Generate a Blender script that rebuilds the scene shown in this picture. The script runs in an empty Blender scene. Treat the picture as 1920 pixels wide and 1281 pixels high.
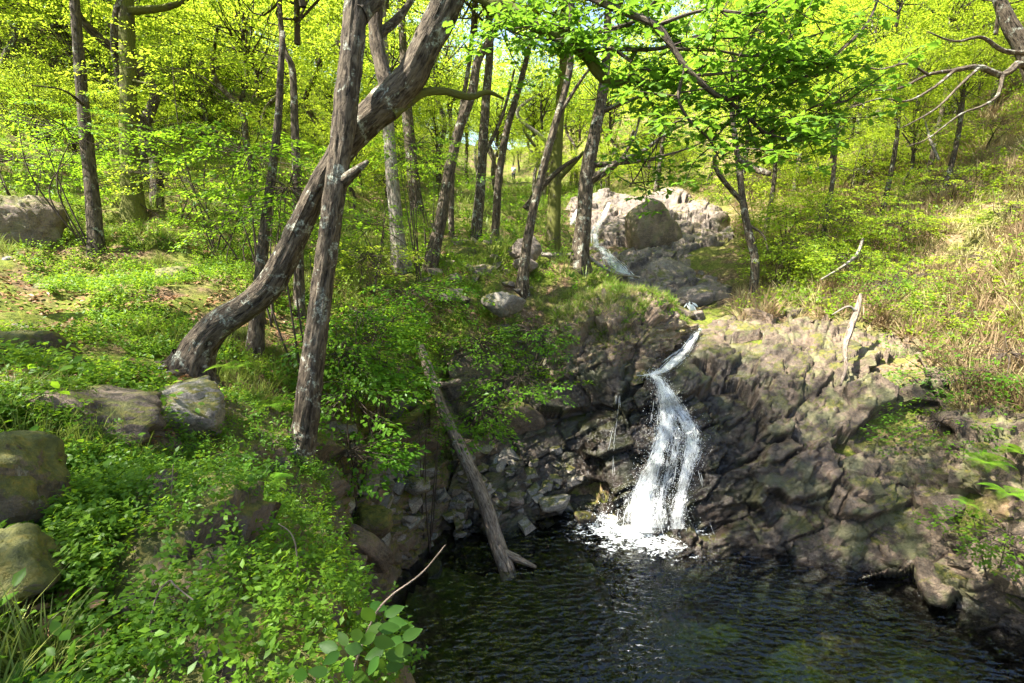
import bpy, bmesh, math
import numpy as np
from mathutils import Vector, Matrix

# ------------------------------------------------------------------ camera, world, sun, exposure
S = bpy.context.scene
COL = S.collection
PITCH = math.radians(12.3)
CAMZ = 5.0
FPX = 960.0                                   # focal length in photo pixels (1920 wide)
cam_d = bpy.data.cameras.new('camera'); cam_d.sensor_width = 36.0; cam_d.lens = 36.0 * FPX / 1920.0
cam_d.clip_start = 0.05; cam_d.clip_end = 2000
cam = bpy.data.objects.new('camera', cam_d); COL.objects.link(cam)
cam.location = (0, 0, CAMZ); cam.rotation_euler = (math.radians(90) - PITCH, 0, 0)
S.camera = cam

SUN_EL = math.radians(57); SUN_AZ = math.atan2(-0.97, -0.24)     # direction to the sun: left, slightly behind the camera
sun_dir = Vector((math.cos(SUN_EL) * math.sin(SUN_AZ), math.cos(SUN_EL) * math.cos(SUN_AZ), math.sin(SUN_EL)))
W = bpy.data.worlds.new('World'); S.world = W; W.use_nodes = True
nt = W.node_tree; nt.nodes.clear()
sky = nt.nodes.new('ShaderNodeTexSky'); sky.sky_type = 'NISHITA'; sky.sun_disc = False
sky.sun_elevation = SUN_EL; sky.sun_rotation = SUN_AZ
bg = nt.nodes.new('ShaderNodeBackground'); bg.inputs[1].default_value = 0.09
wo = nt.nodes.new('ShaderNodeOutputWorld')
nt.links.new(sky.outputs[0], bg.inputs[0]); nt.links.new(bg.outputs[0], wo.inputs[0])
sun_l = bpy.data.lights.new('sun', 'SUN'); sun_l.energy = 5.0; sun_l.angle = math.radians(0.53); sun_l.color = (1.0, 0.95, 0.86)
sun = bpy.data.objects.new('sun', sun_l); COL.objects.link(sun)
sun.rotation_euler = sun_dir.to_track_quat('Z', 'Y').to_euler()
S.view_settings.view_transform = 'Standard'; S.view_settings.look = 'None'
S.view_settings.gamma = 1.0; S.view_settings.use_curve_mapping = False
S.view_settings.exposure = 2.5
S.cycles.use_denoising = True
S.cycles.max_bounces = 6; S.cycles.diffuse_bounces = 3; S.cycles.transmission_bounces = 4
S.cycles.transparent_max_bounces = 8; S.cycles.glossy_bounces = 3
S.cycles.caustics_reflective = False; S.cycles.caustics_refractive = False
S.cycles.sample_clamp_indirect = 6.0; S.cycles.use_light_tree = False

# ------------------------------------------------------------------ helpers: maths
CP, SP = math.cos(PITCH), math.sin(PITCH)
RNG = np.random.default_rng(7)

def P(px, py, D):
    """world point at depth D (metres along the view axis) behind photo pixel px,py"""
    h = (px - 960.0) / FPX; v = (640.5 - py) / FPX
    return np.array([D * h, D * (CP + SP * v), CAMZ + D * (-SP + CP * v)])

def PW(px, py, z=0.0):
    h = (px - 960.0) / FPX; v = (640.5 - py) / FPX
    D = (z - CAMZ) / (-SP + CP * v)
    return P(px, py, D)

def proj(p):
    p = np.atleast_2d(p); x = p[:, 0]; y = p[:, 1]; z = p[:, 2] - CAMZ
    D = y * CP - z * SP; v = (y * SP + z * CP)
    Ds = np.where(np.abs(D) < 1e-3, 1e-3, D)
    return 960 + FPX * x / Ds, 640.5 - FPX * v / Ds, D

def hsh(ix, iy, iz, seed=0):
    m = np.uint32
    n = (ix.astype(np.int64) * 374761393 + iy.astype(np.int64) * 668265263 + iz.astype(np.int64) * 2147483647 + seed * 974634777) & 0xFFFFFFFF
    n = n.astype(np.uint64)
    n = ((n ^ (n >> np.uint64(13))) * np.uint64(1274126177)) & np.uint64(0xFFFFFFFF)
    n = ((n ^ (n >> np.uint64(16))) * np.uint64(2246822519)) & np.uint64(0xFFFFFFFF)
    n = n ^ (n >> np.uint64(15))
    return (n & np.uint64(0xFFFFFF)).astype(np.float64) / 16777216.0

def vnoise(p, seed=0):
    i = np.floor(p).astype(np.int64); f = p - i; f = f * f * (3 - 2 * f)
    r = 0
    for dx in (0, 1):
        for dy in (0, 1):
            for dz in (0, 1):
                w = (f[:, 0] if dx else 1 - f[:, 0]) * (f[:, 1] if dy else 1 - f[:, 1]) * (f[:, 2] if dz else 1 - f[:, 2])
                r = r + w * hsh(i[:, 0] + dx, i[:, 1] + dy, i[:, 2] + dz, seed)
    return r * 2 - 1

def fbm(p, octv=4, seed=0):
    a, r, s = 1.0, 0, 1.0
    for o in range(octv):
        r = r + a * vnoise(p * s, seed + o * 17); a *= 0.5; s *= 2.03
    return r

def worley(p, seed=0, box=False):
    """F1, F2 and a random vector (4) of the nearest cell, plus vector to its centre"""
    i = np.floor(p).astype(np.int64); n = len(p)
    f1 = np.full(n, 9.0); f2 = np.full(n, 9.0); best = np.zeros((n, 3)); cid = np.zeros((n, 3), np.int64)
    for dx in (-1, 0, 1):
        for dy in (-1, 0, 1):
            for dz in (-1, 0, 1):
                c = i + np.array([dx, dy, dz])
                o = np.stack([hsh(c[:, 0], c[:, 1], c[:, 2], seed + k) for k in (1, 2, 3)], 1)
                d = p - (c + o); dd = np.abs(d).max(1) if box else np.sqrt((d * d).sum(1))
                nb = dd < f1
                f2 = np.where(nb, f1, np.minimum(f2, dd)); f1 = np.where(nb, dd, f1)
                best[nb] = d[nb]; cid[nb] = c[nb]
    r = np.stack([hsh(cid[:, 0], cid[:, 1], cid[:, 2], seed + k) for k in (11, 12, 13, 14)], 1)
    return f1, f2, r, best

def catmull(P0, n):
    """resample rows of P0 (k x m) to n rows"""
    P0 = np.asarray(P0, float); k = len(P0)
    if k == 2:
        t = np.linspace(0, 1, n)[:, None]; return P0[0] * (1 - t) + P0[1] * t
    t = np.linspace(0, k - 1, n); i = np.minimum(t.astype(int), k - 2); f = (t - i)
    f = f.reshape((-1,) + (1,) * (P0.ndim - 1))
    pm = np.concatenate([[2 * P0[0] - P0[1]], P0, [2 * P0[-1] - P0[-2]]])
    a, b, c, d = pm[i], pm[i + 1], pm[i + 2], pm[i + 3]
    return 0.5 * (2 * b + (c - a) * f + (2 * a - 5 * b + 4 * c - d) * f ** 2 + (3 * b - a - 3 * c + d) * f ** 3)

# ------------------------------------------------------------------ helpers: meshes and objects
def mesh_np(name, V, F, mats, smooth=False, uv=None, mi=None):
    V = np.asarray(V, np.float32); F = np.asarray(F, np.int32); k = F.shape[1]
    me = bpy.data.meshes.new(name)
    me.vertices.add(len(V)); me.vertices.foreach_set('co', V.ravel())
    me.loops.add(F.size); me.loops.foreach_set('vertex_index', F.ravel())
    me.polygons.add(len(F)); me.polygons.foreach_set('loop_start', np.arange(0, F.size, k, dtype=np.int32))
    if smooth: me.polygons.foreach_set('use_smooth', np.ones(len(F), bool))
    for m in (mats if isinstance(mats, (list, tuple)) else [mats]): me.materials.append(m)
    if mi is not None: me.polygons.foreach_set('material_index', np.asarray(mi, np.int32))
    if uv is not None:
        l = me.uv_layers.new(name='UVMap'); l.data.foreach_set('uv', np.asarray(uv, np.float32)[F.ravel()].ravel())
    me.update(calc_edges=True)
    return me

def obj(name, me, parent=None, loc=None):
    o = bpy.data.objects.new(name, me); COL.objects.link(o)
    if parent is not None: o.parent = parent
    if loc is not None: o.location = loc
    return o

def tag(o, label=None, cat=None, group=None, kind=None):
    if label: o['label'] = label
    if cat: o['category'] = cat
    if group: o['group'] = group
    if kind: o['kind'] = kind
    return o

def thing(name, base, label, cat, group=None):
    o = bpy.data.objects.new(name, None); COL.objects.link(o); o.location = base
    o.empty_display_size = 0.1
    return tag(o, label, cat, group)

def part(name, V, F, mat, parent, smooth=True, uv=None):
    base = np.array(parent.location)
    p = parent
    while p.parent is not None:
        p = p.parent; base = base + np.array(p.location)
    return obj(name, mesh_np(name, np.asarray(V) - base, F, mat, smooth, uv), parent)

def join(lst):
    Vs, Fs, n = [], [], 0
    for V, F in lst:
        Vs.append(V); Fs.append(np.asarray(F) + n); n += len(V)
    return np.concatenate(Vs), np.concatenate(Fs)

def tube(pts, rad, sides=10, rings=24, wob=0.05, seed=0, cap=True, ridge=0.0, flare=0.0):
    """swept tube along a smooth path: verts, quads, uv (metres)"""
    pts = np.asarray(pts, float); rad = np.asarray(rad, float)
    C = catmull(pts, rings); R = np.interp(np.linspace(0, 1, rings), np.linspace(0, 1, len(rad)), rad)
    T = np.gradient(C, axis=0); T /= np.linalg.norm(T, axis=1)[:, None] + 1e-9
    N = np.zeros_like(T); a = np.array([0.0, -1.0, 0.15]); a = a - T[0] * a.dot(T[0])
    if np.linalg.norm(a) < 1e-3: a = np.cross(T[0], [1, 0, 0])
    N[0] = a / np.linalg.norm(a)
    for i in range(1, rings):
        b = N[i - 1] - T[i] * N[i - 1].dot(T[i]); N[i] = b / (np.linalg.norm(b) + 1e-9)
    B = np.cross(T, N)
    L = np.concatenate([[0], np.cumsum(np.linalg.norm(np.diff(C, axis=0), axis=1))])
    th = np.linspace(0, 2 * np.pi, sides + 1)
    ct, st = np.cos(th), np.sin(th)
    Rm = np.repeat(R[:, None], sides + 1, 1)
    q = np.stack([np.repeat(ct[None], rings, 0), np.repeat(st[None], rings, 0), np.repeat((L / (R.mean() * 5 + 1e-6))[:, None], sides + 1, 1)], -1).reshape(-1, 3)
    Rm = Rm * (1 + wob * fbm(q * 1.3 + seed * 3.1, 3, seed).reshape(rings, sides + 1))
    if ridge > 0:
        q2 = q * np.array([7.0, 7.0, 2.2]) + seed
        rr = np.abs(vnoise(q2, seed + 5)) * 0.65 + np.abs(vnoise(q2 * 2.1, seed + 9)) * 0.35
        Rm = Rm * (1 + ridge * (rr.reshape(rings, sides + 1) - 0.3))
    if flare > 0:
        fl = np.exp(-np.maximum(L - 0.12, 0) / 0.22)[:, None]
        Rm = Rm * (1 + flare * fl * (0.6 + 0.5 * np.cos(th * 4 + seed)[None] + 0.3 * np.cos(th * 3 + 2 * seed)[None]))
    V = C[:, None] + Rm[..., None] * (ct[None, :, None] * N[:, None] + st[None, :, None] * B[:, None])
    uv = np.stack([np.repeat((th * R.mean())[None], rings, 0), np.repeat(L[:, None], sides + 1, 1)], -1)
    k = sides + 1
    i = np.arange(rings - 1)[:, None] * k + np.arange(sides)[None]
    F = np.stack([i, i + 1, i + 1 + k, i + k], -1).reshape(-1, 4)
    V = V.reshape(-1, 3); uv = uv.reshape(-1, 2)
    if cap:
        n = len(V)
        V = np.concatenate([V, [C[-1] + T[-1] * R[-1] * 0.3]]); uv = np.concatenate([uv, [[0, L[-1]]]])
        j = (rings - 1) * k + np.arange(sides)
        F = np.concatenate([F, np.stack([j, j + 1, np.full(sides, n), np.full(sides, n)], -1)])
        # degenerate quads are avoided by using a distinct tip vertex pair
        V = np.concatenate([V, [C[-1] + T[-1] * R[-1] * 0.3 + 1e-4]]); uv = np.concatenate([uv, [[0.01, L[-1]]]])
        F[-sides:, 3] = n + 1
    return V, F, uv

def rot_from(xdir, up):
    """rotation matrices (N,3,3) whose columns are x = xdir, z close to up"""
    x = xdir / (np.linalg.norm(xdir, axis=1)[:, None] + 1e-9)
    y = np.cross(up, x); y /= np.linalg.norm(y, axis=1)[:, None] + 1e-9
    z = np.cross(x, y)
    return np.stack([x, y, z], -1)

def instance(V, F, pos, R, sc):
    n, k = len(pos), len(V)
    sc = np.asarray(sc)
    if sc.ndim == 1: VV = np.einsum('nij,kj->nki', R, V) * sc[:, None, None] + pos[:, None]
    else: VV = np.einsum('nij,nkj->nki', R, V[None] * sc[:, None, :]) + pos[:, None]
    FF = F[None] + (np.arange(n) * k)[:, None, None]
    return VV.reshape(-1, 3), FF.reshape(-1, F.shape[1])

def rand_rot(rng, n, tilt=0.3):
    a = rng.uniform(0, 2 * np.pi, n)
    x = np.stack([np.cos(a), np.sin(a), rng.normal(0, tilt, n)], 1)
    up = np.stack([rng.normal(0, tilt, n), rng.normal(0, tilt, n), np.ones(n)], 1)
    return rot_from(x, up)

# leaf templates: along +X, blade normal +Z (triangles)
LEAF2 = (np.array([[0, 0, 0], [0.5, -0.3, 0.06], [1, 0, -0.06], [0.5, 0.3, 0.06]], float), np.array([[0, 1, 2], [0, 2, 3]]))
LEAF6 = (np.array([[0, 0, 0], [0.22, -0.2, 0.05], [0.6, -0.27, 0.05], [1, 0, -0.1], [0.6, 0.27, 0.05], [0.22, 0.2, 0.05], [0.45, 0, 0.0]], float),
         np.array([[0, 1, 6], [1, 2, 6], [2, 3, 6], [3, 4, 6], [4, 5, 6], [5, 0, 6]]))
LEAF4 = (np.array([[0, 0, 0], [0.42, -0.27, 0.05], [1, 0, -0.1], [0.42, 0.27, 0.05], [0.5, 0, 0.0]], float), np.array([[0, 1, 4], [1, 2, 4], [2, 3, 4], [3, 0, 4]]))
def oak_leaf():
    prof = [(0, 0), (0.12, 0.05), (0.25, 0.14), (0.33, 0.10), (0.47, 0.24), (0.56, 0.17), (0.70, 0.30), (0.80, 0.20), (0.93, 0.16), (1.0, 0.0)]
    top = [(x, y, 0.12 * y) for x, y in prof[1:-1]]; bot = [(x, -y, 0.12 * y) for x, y in prof[1:-1]]
    V = [(0, 0, 0)] + top + [(1, 0, -0.12)] + bot[::-1]
    mids = [(x, 0, -0.06 * x * x) for x, _ in prof[1:-1]]
    n0 = len(V); V += mids; k = len(prof) - 2
    F = [(0, n0, 1), (0, 2 * k + 1, n0)]
    for i in range(k - 1):
        F += [(1 + i, n0 + i, n0 + i + 1), (1 + i, n0 + i + 1, 2 + i)]
        b0, b1 = 2 * k + 1 - i, 2 * k - i
        F += [(b0, n0 + i + 1, n0 + i), (b0, b1, n0 + i + 1)]
    F += [(k, n0 + k - 1, k + 1), (k + 1, n0 + k - 1, k + 2)]
    return np.array(V, float), np.array(F)
OAK = oak_leaf()

def spray(rng, n=20, leaf=0.12, tmpl=LEAF2, flat=0.25, width=0.5, droop=0.15):
    """flat leafy twig of unit length along +X"""
    t = rng.uniform(0.1, 1.0, n) ** 0.8; side = rng.choice([-1, 1], n)
    off = rng.uniform(0, 1, n) * width * (1.05 - t * 0.75)
    pos = np.stack([t, side * off, -droop * t * t - 0.1 * off + rng.normal(0, 0.03, n)], 1)
    a = side * rng.uniform(0.3, 1.2, n)
    x = np.stack([np.cos(a), np.sin(a), rng.normal(-0.15, 0.3, n)], 1)
    up = np.stack([rng.normal(0, flat, n), rng.normal(0, flat, n), np.ones(n)], 1)
    return instance(tmpl[0], tmpl[1], pos, rot_from(x, up), leaf * rng.uniform(0.7, 1.25, n))

# ------------------------------------------------------------------ helpers: materials
def mat(name):
    m = bpy.data.materials.new(name); m.use_nodes = True; n = m.node_tree; n.nodes.clear()
    return m, n, n.nodes.new('ShaderNodeOutputMaterial')

def N(n, typ, **kw):
    x = n.nodes.new(typ)
    for k, v in kw.items():
        if k.startswith('i_'): x.inputs[k[2:].replace('_', ' ')].default_value = v
        else: setattr(x, k, v)
    return x

def ramp(n, src, stops, interp='LINEAR'):
    r = n.nodes.new('ShaderNodeValToRGB'); r.color_ramp.interpolation = interp
    e = r.color_ramp.elements
    while len(e) < len(stops): e.new(0.5)
    for el, (p, c) in zip(e, stops): el.position = p; el.color = (*c, 1) if len(c) == 3 else c
    n.links.new(src, r.inputs[0]); return r.outputs[0]

def noise(n, vec, scale, detail=4, rough=0.55, dist=0.0):
    x = N(n, 'ShaderNodeTexNoise', i_Scale=scale, i_Detail=detail, i_Roughness=rough, i_Distortion=dist)
    if vec is not None: n.links.new(vec, x.inputs['Vector'])
    return x.outputs[0]

def mixc(n, fac, a, b, blend='MIX'):
    x = n.nodes.new('ShaderNodeMix'); x.data_type = 'RGBA'; x.blend_type = blend
    for s, v in ((x.inputs[0], fac), (x.inputs[6], a), (x.inputs[7], b)):
        if hasattr(v, 'links'): n.links.new(v, s)
        else: s.default_value = v if not isinstance(v, tuple) else ((*v, 1) if len(v) == 3 else v)
    return x.outputs[2]

def math_n(n, op, a, b=0.0, clamp=False):
    x = n.nodes.new('ShaderNodeMath'); x.operation = op; x.use_clamp = clamp
    for s, v in ((x.inputs[0], a), (x.inputs[1], b)):
        if hasattr(v, 'links'): n.links.new(v, s)
        else: s.default_value = v
    return x.outputs[0]

def mapping(n, vec, scale=(1, 1, 1), rot=(0, 0, 0)):
    x = n.nodes.new('ShaderNodeMapping'); x.inputs['Scale'].default_value = scale; x.inputs['Rotation'].default_value = rot
    n.links.new(vec, x.inputs[0]); return x.outputs[0]

def bump(n, h, strength=0.5, dist=0.02):
    b = N(n, 'ShaderNodeBump', i_Strength=strength, i_Distance=dist); n.links.new(h, b.inputs['Height']); return b.outputs[0]

def principled(n, out, col, rough=0.8, normal=None, spec=0.3):
    p = n.nodes.new('ShaderNodeBsdfPrincipled')
    for s, v in (('Base Color', col), ('Roughness', rough)):
        if hasattr(v, 'links'): n.links.new(v, p.inputs[s])
        else: p.inputs[s].default_value = (*v, 1) if isinstance(v, tuple) else v
    p.inputs['Specular IOR Level'].default_value = spec
    if normal is not None: n.links.new(normal, p.inputs['Normal'])
    n.links.new(p.outputs[0], out.inputs[0]); return p

def world_pos(n): return N(n, 'ShaderNodeNewGeometry').outputs['Position']

def leaf_mat(name, dark, light, trans, tf=0.45, gloss=0.06):
    """leaf blade: reflects and lets light through; hue differs from leaf to leaf"""
    m, n, out = mat(name)
    g = N(n, 'ShaderNodeNewGeometry'); rnd = g.outputs['Random Per Island']
    oi = N(n, 'ShaderNodeObjectInfo')
    big = ramp(n, noise(n, g.outputs['Position'], 1.1, 3), [(0.36, (0, 0, 0)), (0.64, (1, 1, 1))])
    f = math_n(n, 'ADD', math_n(n, 'MULTIPLY', rnd, 0.55), math_n(n, 'MULTIPLY', big, 0.45), True)
    c = mixc(n, f, dark, light)
    c2 = mixc(n, f, tuple(x * 0.75 for x in trans), trans)
    hsv = N(n, 'ShaderNodeHueSaturation'); n.links.new(c, hsv.inputs['Color'])
    n.links.new(math_n(n, 'ADD', math_n(n, 'MULTIPLY', oi.outputs['Random'], 0.03), 0.485), hsv.inputs['Hue'])
    d = N(n, 'ShaderNodeBsdfDiffuse'); n.links.new(hsv.outputs[0], d.inputs[0])
    t = N(n, 'ShaderNodeBsdfTranslucent'); n.links.new(c2, t.inputs[0])
    mx = N(n, 'ShaderNodeMixShader'); mx.inputs[0].default_value = tf
    n.links.new(d.outputs[0], mx.inputs[1]); n.links.new(t.outputs[0], mx.inputs[2])
    gl = N(n, 'ShaderNodeBsdfGlossy', i_Roughness=0.42); gl.inputs[0].default_value = (0.9, 0.95, 0.9, 1)
    m2 = N(n, 'ShaderNodeMixShader'); m2.inputs[0].default_value = gloss
    n.links.new(mx.outputs[0], m2.inputs[1]); n.links.new(gl.outputs[0], m2.inputs[2])
    n.links.new(m2.outputs[0], out.inputs[0]); return m

M = {}
M['leaf'] = leaf_mat('leaf_spring_green', (0.08, 0.16, 0.012), (0.17, 0.26, 0.02), (0.50, 0.62, 0.04), 0.55, 0.010)
M['leaf_oak'] = leaf_mat('leaf_oak', (0.045, 0.12, 0.015), (0.085, 0.175, 0.02), (0.24, 0.45, 0.03), 0.45, 0.02)
M['leaf_bush'] = leaf_mat('leaf_bush', (0.045, 0.125, 0.010), (0.105, 0.20, 0.016), (0.30, 0.50, 0.025), 0.5, 0.010)
M['leaf_bil'] = leaf_mat('leaf_bilberry', (0.045, 0.12, 0.010), (0.13, 0.215, 0.018), (0.30, 0.46, 0.025), 0.45, 0.010)
M['leaf_honey'] = leaf_mat('leaf_honeysuckle', (0.03, 0.08, 0.010), (0.045, 0.105, 0.014), (0.15, 0.27, 0.025), 0.4, 0.008)
M['grass'] = leaf_mat('grass_blade', (0.10, 0.15, 0.02), (0.23, 0.24, 0.06), (0.25, 0.32, 0.05), 0.35, 0.01)
M['bracken'] = leaf_mat('dry_bracken', (0.15, 0.10, 0.05), (0.35, 0.26, 0.145), (0.26, 0.18, 0.09), 0.3, 0.005)
M['dry_grass'] = leaf_mat('dry_grass', (0.26, 0.22, 0.09), (0.50, 0.44, 0.22), (0.40, 0.34, 0.14), 0.35, 0.005)
M['litter'] = leaf_mat('leaf_litter', (0.12, 0.06, 0.025), (0.32, 0.19, 0.10), (0.12, 0.06, 0.02), 0.15, 0.01)
M['fern'] = leaf_mat('fern_frond', (0.09, 0.19, 0.015), (0.14, 0.25, 0.02), (0.30, 0.45, 0.03), 0.45, 0.01)

def bark_mat(name, c1, c2, lichen=0.5, moss=0.0):
    m, n, out = mat(name)
    uvn = N(n, 'ShaderNodeTexCoord').outputs['UV']; pos = world_pos(n)
    v1 = mapping(n, uvn, (26, 6, 1))
    a = noise(n, v1, 1.0, 6, 0.65, 0.6)
    v2 = mapping(n, uvn, (60, 14, 1)); b = noise(n, v2, 1.0, 4, 0.6, 0.3)
    h = math_n(n, 'ADD', math_n(n, 'MULTIPLY', a, 0.7), math_n(n, 'MULTIPLY', b, 0.3))
    col = ramp(n, h, [(0.38, tuple(x * 0.22 for x in c1)), (0.46, c1), (0.58, c2), (0.70, tuple(min(1, x * 1.6) for x in c2))])
    col = mixc(n, 0.5, col, ramp(n, noise(n, pos, 1.6, 3), [(0.35, (0.55, 0.52, 0.48)), (0.6, (1.1, 1.1, 1.1))]), 'MULTIPLY')
    lm = ramp(n, noise(n, pos, 5.5, 5, 0.7, 0.4), [(0.62 - 0.09 * lichen, (0, 0, 0)), (0.68 - 0.09 * lichen, (1, 1, 1))])
    lm2 = math_n(n, 'MULTIPLY', lm, ramp(n, noise(n, pos, 45, 4, 0.7), [(0.40, (0, 0, 0)), (0.58, (1, 1, 1))]))
    col = mixc(n, math_n(n, 'MULTIPLY', lm2, 0.8 if lichen > 0 else 0), col, (0.36, 0.38, 0.30))
    mm = ramp(n, noise(n, pos, 3.0, 4, 0.65), [(0.62 - moss * 0.3, (0, 0, 0)), (0.72 - moss * 0.3, (1, 1, 1))])
    col = mixc(n, math_n(n, 'MULTIPLY', mm, 0.85 if moss > 0 else 0.0), col, (0.10, 0.105, 0.018))
    principled(n, out, col, 0.9, bump(n, h, 1.0, 0.045), 0.2); return m
M['bark'] = bark_mat('bark_oak', (0.048, 0.036, 0.024), (0.12, 0.095, 0.065), 0.75)
M['bark_dark'] = bark_mat('bark_dark', (0.05, 0.038, 0.025), (0.11, 0.085, 0.058), 0.6)
M['bark_pale'] = bark_mat('bark_pale', (0.15, 0.125, 0.10), (0.28, 0.245, 0.20), 0.7)
M['bark_moss'] = bark_mat('bark_mossy', (0.06, 0.048, 0.034), (0.12, 0.095, 0.06), 0.2, 0.9)
M['bark_log'] = bark_mat('bark_weathered', (0.16, 0.12, 0.09), (0.27, 0.215, 0.165), 0.2)
M['twig'] = bark_mat('bark_twig', (0.06, 0.045, 0.035), (0.12, 0.095, 0.07), 0.0)

def rock_mat(name, c1, c2, moss=0.3, wet=None, lichen=0.3, green=0.0, crack=0.25, pink=0.35):
    m, n, out = mat(name)
    pos = world_pos(n); geo = N(n, 'ShaderNodeNewGeometry')
    a = noise(n, pos, 1.3, 6, 0.65, 0.3); b = noise(n, pos, 11, 6, 0.7)
    st = noise(n, mapping(n, pos, (3, 5, 22), (0.5, 0.55, 0.3)), 1.0, 5, 0.7)
    f = math_n(n, 'ADD', math_n(n, 'MULTIPLY', a, 0.55), math_n(n, 'MULTIPLY', b, 0.45))
    col = ramp(n, f, [(0.36, c1), (0.50, tuple((x + y) / 2 for x, y in zip(c1, c2))), (0.62, c2)])
    col = mixc(n, 0.6, col, ramp(n, st, [(0.3, (0.45, 0.42, 0.4)), (0.55, (1, 1, 1)), (0.75, (1.25, 1.2, 1.1))]), 'MULTIPLY')
    fi = noise(n, pos, 42, 5, 0.75)
    col = mixc(n, 0.8, col, ramp(n, fi, [(0.34, (0.35, 0.34, 0.33)), (0.5, (0.95, 0.95, 0.95)), (0.66, (1.6, 1.55, 1.45))]), 'MULTIPLY')
    # rusty pink faces
    col = mixc(n, math_n(n, 'MULTIPLY', ramp(n, noise(n, pos, 2.1, 3), [(0.5, (0, 0, 0)), (0.65, (1, 1, 1))]), pink), col, (0.28, 0.19, 0.13))
    if green > 0:
        col = mixc(n, math_n(n, 'MULTIPLY', ramp(n, noise(n, pos, 2.6, 3, 0.6), [(0.50, (0, 0, 0)), (0.60, (1, 1, 1))]), green), col, (0.14, 0.15, 0.055))
    if lichen > 0:
        lk = ramp(n, noise(n, pos, 7.5, 6, 0.75, 0.5), [(0.60, (0, 0, 0)), (0.66, (1, 1, 1))])
        col = mixc(n, math_n(n, 'MULTIPLY', lk, lichen), col, (0.36, 0.37, 0.33))
    rough = 0.75
    if moss > 0:
        nz = N(n, 'ShaderNodeSeparateXYZ'); n.links.new(geo.outputs['True Normal'], nz.inputs[0])
        k = math_n(n, 'ADD', math_n(n, 'MULTIPLY', nz.outputs[2], 0.35), noise(n, pos, 2.4, 5, 0.65))
        k = ramp(n, k, [(0.86 - 0.42 * moss, (0, 0, 0)), (0.94 - 0.42 * moss, (1, 1, 1))])
        mc = ramp(n, noise(n, pos, 17, 5, 0.7), [(0.35, (0.035, 0.04, 0.006)), (0.5, (0.085, 0.085, 0.012)), (0.68, (0.16, 0.125, 0.018))])
        col = mixc(n, math_n(n, 'MULTIPLY', k, 0.92), col, mc)
    if wet is not None:                                   # wet rock near the falling water: darker and glossy
        cx, cy, cz, r0, r1 = wet
        d = N(n, 'ShaderNodeVectorMath', operation='DISTANCE'); d.inputs[1].default_value = (cx, cy, cz)
        sc = mapping(n, pos, (1, 1, 1)); n.links.new(sc, d.inputs[0])
        dd = math_n(n, 'ADD', d.outputs['Value'], math_n(n, 'MULTIPLY', noise(n, pos, 0.9, 3), 1.6))
        w = ramp(n, math_n(n, 'DIVIDE', dd, 10.0), [((r0 + 0.8) / 10, (1, 1, 1)), ((r1 + 0.8) / 10, (0, 0, 0))])
        sz = N(n, 'ShaderNodeSeparateXYZ'); n.links.new(pos, sz.inputs[0])
        w2 = ramp(n, math_n(n, 'ADD', sz.outputs[2], math_n(n, 'MULTIPLY', b, 0.25)), [(0.20, (1, 1, 1)), (0.42, (0, 0, 0))])
        w = math_n(n, 'MAXIMUM', w, w2)
        col = mixc(n, w, col, mixc(n, 1.0, col, (0.24, 0.25, 0.28), 'MULTIPLY'))
        rough = math_n(n, 'SUBTRACT', 0.78, math_n(n, 'MULTIPLY', w, 0.52))
    cr = N(n, 'ShaderNodeTexVoronoi', feature='DISTANCE_TO_EDGE', i_Scale=9.0); n.links.new(mapping(n, pos, (1, 1, 2.2), (0.5, 0.55, 0.3)), cr.inputs['Vector'])
    crk = ramp(n, cr.outputs[0], [(0.0, (0, 0, 0)), (0.05, (1, 1, 1))])
    h = math_n(n, 'ADD', math_n(n, 'ADD', math_n(n, 'ADD', math_n(n, 'MULTIPLY', b, 0.8), math_n(n, 'MULTIPLY', fi, 0.35)), math_n(n, 'MULTIPLY', st, 0.3)), math_n(n, 'MULTIPLY', crk, crack))
    principled(n, out, col, rough, bump(n, h, 0.9, 0.035), 0.4); return m

FALL = PW(1215, 985)
M['cliff'] = rock_mat('rock_cliff', (0.04, 0.029, 0.019), (0.18, 0.132, 0.088), 0.2, (FALL[0] + 0.1, FALL[1] + 0.6, 1.0, 1.0, 4.2), 0.2, 0.55, 0.2)
M['slab'] = rock_mat('rock_upper', (0.065, 0.052, 0.042), (0.27, 0.215, 0.175), 0.12, None, 0.3, 0, 0.2)
M['bank'] = rock_mat('rock_bank_mossy', (0.06, 0.048, 0.032), (0.15, 0.11, 0.075), 0.55, None, 0.15, 0, 0.0)
M['knoll'] = rock_mat('rock_knoll', (0.075, 0.055, 0.038), (0.24, 0.17, 0.115), 0.36, None, 0.25, 0.3, 0.1)
M['boulder'] = rock_mat('rock_boulder', (0.11, 0.095, 0.08), (0.26, 0.235, 0.20), 0.25, None, 0.7, 0, 0.0, 0.15)
M['boulder_moss'] = rock_mat('rock_boulder_mossy', (0.055, 0.040, 0.025), (0.13, 0.095, 0.058), 0.95, None, 0.3, 0, 0.0, 0.1)
M['boulder_brown'] = rock_mat('rock_boulder_brown', (0.055, 0.04, 0.028), (0.13, 0.095, 0.07), 0.22, None, 0.12, 0, 0.0)

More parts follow.
